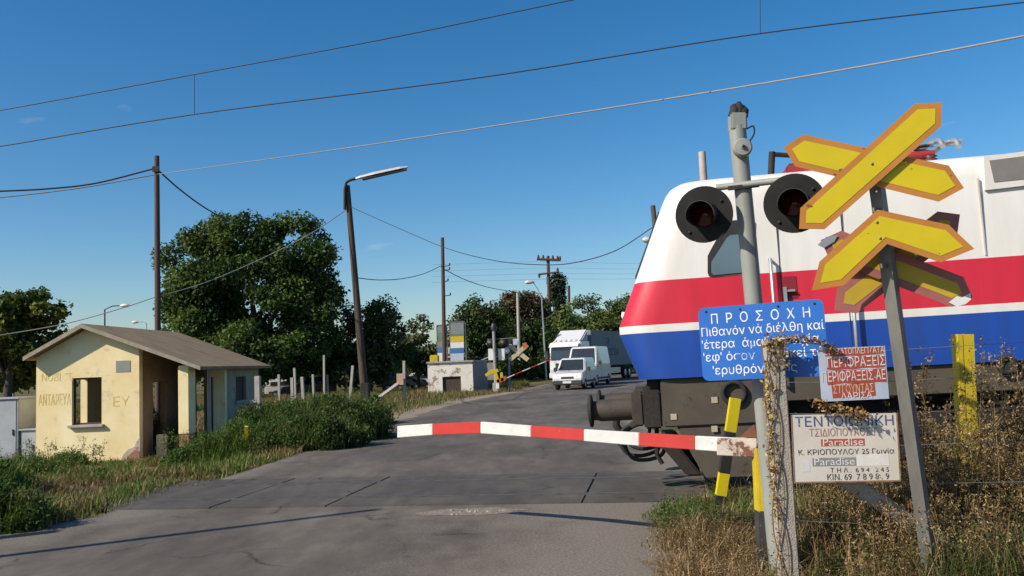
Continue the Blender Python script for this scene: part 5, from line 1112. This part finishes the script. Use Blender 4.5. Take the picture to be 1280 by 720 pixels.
for i, (px, py, Y, r1, r2, lab, pl_) in enumerate([
    (705, 402, 98, 24, 30, 'green tree behind the curved lamp and the truck cab', MD), (733, 392, 104, 24, 30, 'lighter green tree above the truck box', MD + YL[1:3]), (762, 398, 98, 26, 32, 'bright green tree next to the locomotive nose', MD + YL[1:3]),
    (785, 386, 106, 22, 30, 'tall green tree directly behind the locomotive nose', MD), (680, 425, 92, 26, 40, 'dark green tree behind the grey lamp post', DK[:4])]):
    tree('broadleaf_tree', lab, gb(px, Y), [lob(px, py, Y, r1 * .8, r2 * .62), lob(px - 12, py + 22, Y, r1, r2 * .8), lob(px + 10, py + 25, Y, r1, r2 * .8), lob(px, py + 55, Y - 1, r1 * 1.4, 26)], 120, 11000, .36, pl_, 'trees beyond the queue', 'tree', .95, .25)
# a mass of far trees and scrub
C = np.concatenate([np.array([P(px, 462 + rng.uniform(-14, 16), 118)[:] for px in np.linspace(-250, 1500, 420)]), np.array([P(px, 455 + rng.uniform(-14, 20), 84)[:] for px in np.linspace(-150, 545, 170)]), np.array([P(px, rng.uniform(395, 460), 135)[:] for px in np.linspace(660, 1500, 260)])])
C[:, 1] += rng.uniform(-4, 8, len(C)); idx = np.repeat(np.arange(len(C)), 60); d = rng.normal(size=(len(idx), 3)); d /= np.linalg.norm(d, axis=1)[:, None]
V, F, T = leaves(C[idx] + d * rng.uniform(.3, 1.5, len(idx))[:, None], .5, pal(len(C), DK[:4] + OL, .2)[idx] * rng.uniform(.8, 1.2, (len(idx), 1)), .4, .6, d * .8)
tag(tint_mesh('far_woods', V, F, T, LEAF, None, tuple(C.mean(0))), 'dark belt of far trees and scrub along the horizon', None, kind='stuff')

# ------------------------------------------------------------------ shrubs
def shrub(label, centre, r, h, n, ls, cols, group='green shrubs along the roadside', stems=12, name='shrub'):
    cx, cy = centre; z0 = gz(cx, cy); o = empty(name, Vector((cx, cy, z0)), label, 'shrub', group)
    k = 60; a = rng.uniform(0, 6.283, k); q = rng.uniform(0, 1, k) ** .5; C = np.stack([cx + np.cos(a) * q * r[0], cy + np.sin(a) * q * r[1], z0 + h * rng.uniform(.12, .95, k) * np.sqrt(np.clip(1 - q ** 2 * .75, 0, 1))], 1)
    idx = rng.integers(0, k, n); d = rng.normal(size=(n, 3)); d /= np.linalg.norm(d, axis=1)[:, None]
    Pn = C[idx] + d * (rng.uniform(.1, 1, n) ** .6)[:, None] * np.array([.26, .26, .22]) * (h / 1.2 + .35)
    Pn[:, 2] = np.maximum(Pn[:, 2], z0 + .02)
    V, F, T = leaves(Pn, ls, pal(k, cols, .15)[idx] * rng.uniform(.75, 1.25, (n, 1)), .3, .42, d * .5)
    m = 900; a2 = rng.uniform(0, 6.283, m); q2 = rng.uniform(0, 1, m) ** .5; B0 = np.stack([cx + np.cos(a2) * q2 * r[0], cy + np.sin(a2) * q2 * r[1], np.full(m, z0)], 1)
    bl2 = blades(B0, h * rng.uniform(.5, 1.35, m) * np.sqrt(np.clip(1 - q2 ** 2 * .6, .2, 1)), np.full(m, .009), pal(m, list(cols) + [(.16, .15, .05)], .25) * 1.25, .75)
    V, F, T = cat_([(V, F, T), bl2])
    tint_mesh('crown', V - np.array([cx, cy, z0]), F, T, LEAF, o)
    b = MB()
    for i in range(stems):
        e = Vector(C[i]); s_ = Vector((cx + (e.x - cx) * .4, cy + (e.y - cy) * .4, z0 - .05)); b.path([s_, s_.lerp(e, .5) + Vector((0, 0, .1)), e], [.018, .013, .006], 5)
    b.build('stem', bark, o); return o
BG = [(.055, .105, .018), (.075, .13, .022), (.040, .075, .014), (.10, .15, .03)]
BD = [(.038, .068, .015), (.055, .092, .021), (.075, .115, .028), (.026, .048, .012), (.10, .115, .04)]
X_ = lambda px, Y: P(px, 500, Y).x
shrub('low bright green ferny shrub in front of the porch of the yellow hut', (X_(250, 20.5), 20.5), (.8, .6), .5, 7000, .075, BG)
shrub('bright green shrub around the yellow marker post', (X_(300, 20.2), 20.2), (.9, .8), .80, 8000, .075, BG)
shrub('tall dark green shrub behind the yellow marker post', (X_(345, 22.0), 22.0), (1.1, 1.1), 1.1, 13000, .08, BD + BG[:1])
shrub('dense dark green shrub in the middle of the roadside thicket', (X_(398, 21.5), 21.5), (1.2, 1.2), 1.12, 15000, .08, BD)
shrub('dark green shrub nearest the road, in front of the thicket', (X_(385, 19.6), 19.6), (1.25, .8), .72, 12000, .08, BD)
shrub('dark green shrub at the right end of the thicket beside the road', (X_(442, 21.8), 21.8), (.85, 1.1), .82, 12000, .08, BD)
shrub('green shrub below the leaning street lamp', (X_(430, 27), 27), (1.4, 1.2), 1.0, 7000, .13, BD + BG[:1])
shrub('dark shaded shrub spilling over the near left road edge', (X_(-30, 10.5), 10.5), (.9, .55), .50, 9000, .065, BD)
shrub('green shrub at the left edge behind the shaded one', (X_(-30, 13.4), 13.4), (.8, .6), .55, 6000, .07, BG)
shrub('small bright green weed clump by the wall of the yellow hut', (X_(85, 22.8), 22.8), (.5, .3), .38, 1500, .06, BG)
shrub('bright green nettle clump below the hut window', (X_(30, 21), 21), (.7, .4), .5, 2500, .06, BG)
shrub('green sapling inside the hut doorway', (X_(198, 26.2), 26.2), (.35, .35), 1.2, 1800, .09, BD)
# off-frame things that cast the long shadows on the road
q = G(470, 637); e0 = Vector((-.87, -.5, 0)); 

SUN_AZ = Vector((.867, .498, 0)).normalized(); TANEL = .74
tip = G(470, 637); L = 8.6; bs = tip - SUN_AZ * L; pole('utility_pole', Vector((bs.x, bs.y, -.05)), Vector((bs.x, bs.y, L * TANEL)), .085, .065, wood, 'wooden pole outside the left edge whose long shadow crosses the road', 'utility pole', 'wooden utility poles')
tip = G(62, 665); L = 6.5; bs = tip - SUN_AZ * L; 
pole('utility_pole', Vector((bs.x, bs.y, -.05)), Vector((bs.x, bs.y, L * TANEL)), .13, .12, wood, 'short stout pole outside the left edge casting the stub shadow', 'utility pole', 'wooden utility poles')

# ------------------------------------------------------------------ grass
def scatter(n, x0, x1, y0, y1): return np.c_[rng.uniform(x0, x1, n), rng.uniform(y0, y1, n)]
def fbm(x, y, s, seed):
    r = np.random.default_rng(seed); out = 0
    for k in range(5): a, b_, c = r.uniform(0, 6.28, 3); f = s * (1.7 ** k); out = out + np.sin(x * f * math.cos(a) + y * f * math.sin(a) + b_) * np.cos(y * f * math.cos(a) * .8 - x * f * math.sin(a) + c) / (1.4 ** k)
    return out
GR = np.array([(.10, .15, .028), (.125, .175, .038), (.07, .115, .022), (.16, .18, .05)]); DRC = np.array([(.30, .205, .095), (.23, .15, .068), (.18, .115, .055), (.37, .275, .15), (.13, .085, .045)])
# left of the crossing, around the rails and the hut
n = 85000; q = scatter(n, -19, -4.3, 9.3, 24.0); x, y = q[:, 0], q[:, 1]
track = np.abs((y - 11.95) + .16 * (x - 1.5))
keep = (x < road_left(y) - .12 - .55 * rng.random(n) * (y < 13.5) + .12) & ~((x > -13.2) & (x < -8.6) & (y > 23.7)) & (rng.random(n) < np.where(track < 1.2, .6, 1))
q = q[keep]; x, y = q[:, 0], q[:, 1]; m = fbm(x, y, .9, 1)
cgr = GR[rng.integers(0, 4, len(q))]; cdr = DRC[rng.integers(0, 5, len(q))]
isdry = (m + rng.normal(size=len(q)) * .5) > -.05
T = np.where(isdry[:, None], cdr * .85, cgr) * rng.uniform(.75, 1.2, (len(q), 1))
tr_ = np.abs((y - 11.95) + .16 * (x - 1.5)); h = rng.uniform(.06, .19, len(q)) * (1 + .6 * fbm(x, y, 1.5, 2)).clip(.3, 2.2) * np.where(tr_ < 1.1, .55, 1)
tag(tint_mesh('roadside_grass', *blades(np.c_[q, gzn(x, y) - .03], h, rng.uniform(.004, .010, len(q)) * 1.3, T, .8), GRASS, None, (-10, 16, 0)), 'mixed green and dry grass around the rails and the hut', None, kind='stuff')
n = 16000; q = scatter(n, -14, -4.9, 10.9, 15.2); x, y = q[:, 0], q[:, 1]; q = q[x < -5.15 + .28 * (y - 14) * (y > 14) - .35 * rng.random(n)]; x, y = q[:, 0], q[:, 1]
isdry = (fbm(x, y, 1.1, 41) + rng.normal(size=len(q)) * .5) > .0
T = np.where(isdry[:, None], DRC[rng.integers(0, 5, len(q))] * .8, GR[rng.integers(0, 4, len(q))]) * rng.uniform(.7, 1.2, (len(q), 1))
tag(tint_mesh('track_grass', *blades(np.c_[q, np.full(len(q), -.01)], rng.uniform(.06, .17, len(q)) * (1 + .5 * fbm(x, y, 1.5, 42)).clip(.4, 2), rng.uniform(.004, .009, len(q)), T, 1.1), GRASS, None, (-8, 13, 0)), 'short grass growing over the buried rails left of the crossing', None, kind='stuff')
# field beyond
n = 130000; q = scatter(n, -34, 1, 24, 82); q[:, 1] = 24 + (q[:, 1] - 24) ** 1.0; x, y = q[:, 0], q[:, 1]
keep = (x < road_left(y) - .3 - .5 * rng.random(n)) & ~((x > -13.2) & (x < -8.4) & (y < 30.7)) & ~((x > -5.7) & (x < -1.7) & (y > 54.9) & (y < 58.6)); q = q[keep]; x, y = q[:, 0], q[:, 1]
isdry = (fbm(x, y, .35, 5) + rng.normal(size=len(q)) * .6) > -.1
T = np.where(isdry[:, None], DRC[rng.integers(0, 5, len(q))] * .8, GR[rng.integers(0, 4, len(q))]) * rng.uniform(.75, 1.2, (len(q), 1))
h = rng.uniform(.10, .30, len(q)) * (1 + .6 * fbm(x, y, .6, 6)).clip(.25, 2)
tag(tint_mesh('field_grass', *blades(np.c_[q, gzn(x, y) - .03], h, rng.uniform(.006, .016, len(q)), T, 1.0), GRASS, None, (-12, 45, 0)), 'dry and green grass of the field beyond the crossing', None, kind='stuff')
# right-hand verge: dry trampled grass then weeds
n = 78000; q = scatter(n, .2, 7.5, 4.6, 10.4); x, y = q[:, 0], q[:, 1]
edge = np.interp(y, [4.6, 6.2, 7.2, 8.2, 9.2, 10, 10.4], [.75, .85, 1.0, 1.12, 1.25, 1.42, 1.6])
tr_ = (y - 11.95) + .16 * (x - 1.5)
keep = (x > edge + .45 * rng.random(n) ** 2 + .10 * fbm(x, y, 2.5, 9)) & (tr_ < -1.62); q = q[keep]; edge = edge[keep]; x, y = q[:, 0], q[:, 1]
green = np.exp(-((x - 1.9) / .9) ** 2 - ((y - 9.2) / .75) ** 2) * 1.7 + .30 * fbm(x, y, 1.8, 11) + np.exp(-((x - 3.0) / .7) ** 2 - ((y - 6.6) / .7) ** 2) * .9
isg = green + rng.normal(size=len(q)) * .28 > .62
T = np.where(isg[:, None], GR[rng.integers(0, 4, len(q))] * .9, DRC[rng.integers(0, 5, len(q))]) * rng.uniform(.6, 1.2, (len(q), 1))
h = rng.uniform(.07, .27, len(q)) * (1 + .5 * fbm(x, y, 2.2, 12)).clip(.35, 2) * np.where(isg, 1.25, 1.0) * np.clip((x - edge) / .6 + .3, .3, 1)
tag(tint_mesh('verge_grass', *blades(np.c_[q, np.full(len(q), -.01)], h, rng.uniform(.0022, .0055, len(q)), T * 1.15, 2.0), GRASS, None, (3, 7, 0)), 'brown dry and green grass of the right verge', None, kind='stuff')
# tall dry weeds with curled seed heads
def weeds(name, pts, hs, label, per=46, ls=.026, cols=((.25, .155, .07), (.18, .11, .05), (.32, .22, .11), (.13, .08, .038), (.38, .28, .15), (.16, .135, .05)), green=0., spread=.075, asp=.42):
    parts = []; UPV = np.array([0, 0, 1.])
    GC = [(.06, .105, .02), (.085, .13, .03), (.045, .08, .016)]
    for (x, y), h in zip(pts, hs):
        a = random.uniform(0, 6.28); ln = random.uniform(.02, .32) * h; t = np.linspace(0, 1, 6)
        cx = lambda u: np.stack([x + math.cos(a) * ln * u ** 2, y + math.sin(a) * ln * u ** 2, h * u], -1)
        q = cx(t) - (0, 0, .02); w = .0030 * (1.3 - t)
        ex = np.array([1., 0, 0]); ey = np.array([0, 1., 0])
        A = q - ex * w[:, None]; B = q + ex * w[:, None]; C_ = q + ey * w[:, None]; D_ = q - ey * w[:, None]
        i = np.arange(5); c = np.array(random.choice(cols)) * random.uniform(.7, 1.1)
        V = np.concatenate([A, B, C_, D_]); F = np.concatenate([np.stack([i, i + 6, i + 7, i + 1], 1), np.stack([i + 12, i + 18, i + 19, i + 13], 1)]); parts.append((V, F, np.tile(c, (24, 1))))
        nodes = [cx(np.array(u)) for u in rng.uniform(.15, 1, int(4 + h * 9))]
        for _ in range(int(4 + h * 9)):     # side twigs carrying their own nodes
            u0 = random.uniform(.12, .95); p0 = cx(np.array(u0)); dd = rng.normal(size=3) * spread * (1.25 - u0 * .6); dd[2] = abs(dd[2]) * 1.3 - .01; p1 = p0 + dd; sd_ = np.cross(dd, UPV); sd_ = sd_ / (np.linalg.norm(sd_) + 1e-9) * .0022
            V = np.stack([p0 + sd_, p0 - sd_, p1 - sd_ * .6, p1 + sd_ * .6]); parts.append((V, np.array([[0, 1, 2, 3]]), np.tile(c, (4, 1)))); nodes += [p1, p0 + dd * .6]
        k = max(2, int(per * h / len(nodes) + 1)); N_ = np.repeat(np.array(nodes), k, 0); N_ = N_ + rng.normal(size=N_.shape) * ls * .38; N_[:, 2] = np.maximum(N_[:, 2], .005)
        T = pal(len(N_), [tuple(c), tuple(c * .8)] + list(cols), .2)
        if green:
            gsel = rng.random(len(N_)) < green * np.clip(1.25 - N_[:, 2] / h, 0, 1); T[gsel] = pal(int(gsel.sum()), GC)
        parts.append(leaves(N_, ls, T, .1, asp))
    V, F, T = cat_(parts); return tag(tint_mesh(name, V, F, T, DRY, None, (4, 7.5, 0)), label, None, kind='stuff')
def seg(px0, px1, Y0_, Y1_, n):
    Y = rng.uniform(Y0_, Y1_, n); px = rng.uniform(px0, px1, n); return np.c_[(px - 640) / FPX * Y, Y]
p1 = np.concatenate([seg(1135, 1400, 6.8, 9.4, 520), seg(1000, 1140, 7.0, 8.8, 150), seg(1040, 1380, 5.9, 6.9, 260)])
h1 = np.concatenate([rng.uniform(.5, 1.08, 520), rng.uniform(.35, .75, 150), rng.uniform(.25, .65, 260)])
weeds('dry_weeds', p1, h1, 'tangle of brown dried weeds filling the right side under the signs', 170, .023, green=.25, spread=.085)
n = 26000; q = scatter(n, 2.2, 6.5, 5.6, 9.6); x, y = q[:, 0], q[:, 1]; pxs = 640 + FPX * x / y
keep = (pxs > 985) & ((pxs > 1130) | (y < 8.8)); q = q[keep]; x, y = q[:, 0], q[:, 1]
isg = fbm(x, y, 2.0, 31) + rng.normal(size=len(q)) * .4 > .75
T = np.where(isg[:, None], GR[rng.integers(0, 4, len(q))] * .8, DRC[rng.integers(0, 5, len(q))] * .85) * rng.uniform(.6, 1.15, (len(q), 1))
tag(tint_mesh('undergrowth', *blades(np.c_[q, np.full(len(q), -.01)], rng.uniform(.15, .55, len(q)) * (1 + .4 * fbm(x, y, 1.5, 32)).clip(.4, 1.6), rng.uniform(.002, .005, len(q)), T, 1.1), GRASS, None, (4, 7.5, 0)), 'green and brown grass stems under the dry weeds at the right', None, kind='stuff')
p2 = np.concatenate([seg(1128, 1180, 7.4, 8.4, 14), seg(1225, 1290, 7.2, 8.6, 34), seg(1195, 1215, 7.6, 7.85, 7), seg(1050, 1120, 6.8, 7.2, 8), seg(1000, 1090, 6.5, 6.9, 10)])
h2_ = np.concatenate([rng.uniform(1.1, 1.75, 14), rng.uniform(1.0, 1.8, 34), rng.uniform(1.1, 1.75, 7), rng.uniform(.7, 1.15, 8), rng.uniform(.5, .9, 10)])
weeds('tall_weeds', p2, h2_, 'tall dry weed stalks standing above the tangle in front of the locomotive', 70, .028)
p3 = np.concatenate([seg(800, 945, 8.4, 9.5, 42), seg(905, 1000, 7.3, 8.6, 26)])
weeds('green_weeds', p3, rng.uniform(.12, .32, 68), 'green leafy weeds at the foot of the striped post', 150, .032, ((.065, .12, .022), (.085, .15, .03), (.05, .09, .018), (.12, .16, .05)), spread=.06)
pl1 = np.concatenate([seg(200, 330, 19.5, 22.4, 70), seg(-20, 130, 14.5, 22, 60)])
pl1 = pl1[pl1[:, 0] < road_left(pl1[:, 1]) - .5]
weeds('hut_weeds', pl1, rng.uniform(.10, .28, len(pl1)), 'leafy green weeds scattered in the grass before the yellow hut', 150, .045, ((.09, .14, .025), (.11, .165, .035), (.06, .10, .02), (.15, .17, .05)), spread=.10)
p4 = np.concatenate([seg(930, 985, 7.2, 7.9, 18)])
weeds('straw_stalks', p4, rng.uniform(.35, .75, 18), 'pale straw coloured stalks behind the signal base', 20, .02, ((.42, .34, .2), (.35, .27, .15), (.5, .42, .26)), spread=.04)
p5 = seg(780, 960, 5.9, 8.4, 150); p5 = p5[p5[:, 0] > np.interp(p5[:, 1], [5.9, 8.4], [1.0, 1.3])]
weeds('low_weeds', p5, rng.uniform(.08, .26, len(p5)), 'low brown weeds on the verge beside the gravel', 160, .018, green=.25, spread=.07)
# dried vine climbing the concrete fence post
vn = empty('dried_vine', Vector((fp_b.x, fp_b.y, 0)), 'dried yellow brown vine climbing the square concrete fence post', 'vine')
parts = []; k = 620; u = rng.uniform(.03, 1.04, k) ** .6; wgt = rng.random(k)
base = np.array(fp_b)[None] + (np.array(fp_t) - np.array(fp_b))[None] * u[:, None]
Pn = base + np.stack([np.where(u > .88, rng.uniform(-.085, .085, k), rng.normal(-.068, .017, k)), -.06 - np.abs(rng.normal(0, .02, k)) + np.where(u < .88, rng.uniform(0, .1, k), 0), rng.normal(0, .01, k)], 1)
parts.append(leaves(Pn, .036, pal(k, [(.48, .34, .11), (.36, .24, .08), (.24, .15, .06), (.40, .30, .12), (.18, .11, .045)], .2), .0, .5))
k = 260; t = rng.uniform(0, 1, k); q0, q1 = np.array(P(972, 432, 6.34)), np.array(P(1045, 440, 6.34)); arch = np.sin(t * math.pi) * .05
Pn = q0 + (q1 - q0) * t[:, None] + np.stack([np.zeros(k), rng.normal(0, .01, k), arch + .02 + rng.normal(0, .015, k)], 1); parts.append(leaves(Pn, .026, pal(k, [(.26, .15, .06), (.18, .10, .04), (.34, .22, .10)], .25), 0, .65))
k = 240; t = rng.uniform(0, 1, k); q0, q1 = np.array(P(1015, 503, 6.25)), np.array(P(1085, 520, 6.25))
Pn = q0 + (q1 - q0) * t[:, None] + rng.normal(0, .024, (k, 3)); parts.append(leaves(Pn, .030, pal(k, [(.26, .15, .06), (.18, .10, .04), (.34, .22, .10)], .25), 0, .65))
V, F, T = cat_(parts); tint_mesh('leaf_clusters', V - np.array([fp_b.x, fp_b.y, 0]), F, T, DRY, vn)
b = MB()
for s_ in range(3):
    pts = []
    for i in range(16):
        t = i / 15; p = fp_b.lerp(fp_t, t); pts.append(p + Vector((-.06 + .05 * math.sin(t * 9 + s_ * 2), -.075, 0)))
    b.path(pts, .004, 5)
b.path(smoothpts([P(972, 432, 6.34), P(1000, 428, 6.34), P(1025, 431, 6.34), P(1047, 440, 6.34)], 5), .004, 5)
b.build('stem', mat('dry_stem', (.16, .10, .05), None, 8, .9), vn)

# ------------------------------------------------------------------ light and sky
el = math.atan(TANEL)
w = bpy.data.worlds.new('World'); S.world = w; w.use_nodes = True; N = w.node_tree.nodes; L_ = w.node_tree.links
sky = N.new('ShaderNodeTexSky'); sky.sky_type = 'NISHITA'; sky.sun_disc = False; sky.sun_elevation = el; sky.sun_rotation = math.atan2(-SUN_AZ.x, -SUN_AZ.y)
sky.air_density = 1.0; sky.dust_density = .7; sky.ozone_density = 2.8
hs = N.new('ShaderNodeHueSaturation'); hs.inputs['Saturation'].default_value = 1.34; hs.inputs['Hue'].default_value = .497
tn = N.new('ShaderNodeMix'); tn.data_type = 'RGBA'; tn.blend_type = 'MULTIPLY'; tn.inputs['Factor'].default_value = 1; tn.inputs['B'].default_value = (.96, .985, 1.03, 1)
L_.new(sky.outputs[0], tn.inputs['A']); L_.new(tn.outputs['Result'], hs.inputs['Color'])
# two or three faint wisps of cloud low in the sky
tc = N.new('ShaderNodeTexCoord'); mp = N.new('ShaderNodeMapping'); mp.inputs['Scale'].default_value = (5, 5, 16); L_.new(tc.outputs['Generated'], mp.inputs['Vector'])
nz = N.new('ShaderNodeTexNoise'); nz.inputs['Scale'].default_value = 2.2; nz.inputs['Detail'].default_value = 7; L_.new(mp.outputs[0], nz.inputs['Vector'])
rp = N.new('ShaderNodeValToRGB'); rp.color_ramp.elements[0].position = .70; rp.color_ramp.elements[0].color = (0, 0, 0, 1); rp.color_ramp.elements[1].position = .84; rp.color_ramp.elements[1].color = (.28, .28, .28, 1); L_.new(nz.outputs['Fac'], rp.inputs['Fac'])
mx = N.new('ShaderNodeMix'); mx.data_type = 'RGBA'; L_.new(rp.outputs['Color'], mx.inputs['Factor']); L_.new(hs.outputs[0], mx.inputs['A']); mx.inputs['B'].default_value = (7, 7, 7.2, 1)
bg = N['Background']; bg.inputs['Strength'].default_value = .096; L_.new(mx.outputs['Result'], bg.inputs['Color'])
sl = bpy.data.lights.new('sun', 'SUN'); sl.energy = 4.8; sl.angle = R(.53); sl.color = (1.0, .90, .76)
so = bpy.data.objects.new('sun', sl); COL.objects.link(so); so.location = (-20, -12, 20)
so.rotation_euler = Vector((SUN_AZ.x, SUN_AZ.y, -TANEL)).to_track_quat('-Z', 'Y').to_euler()
S.view_settings.view_transform = 'Standard'; S.view_settings.look = 'None'; S.view_settings.exposure = 0.33; S.view_settings.gamma = 1
S.cycles.max_bounces = 6; S.cycles.transparent_max_bounces = 8
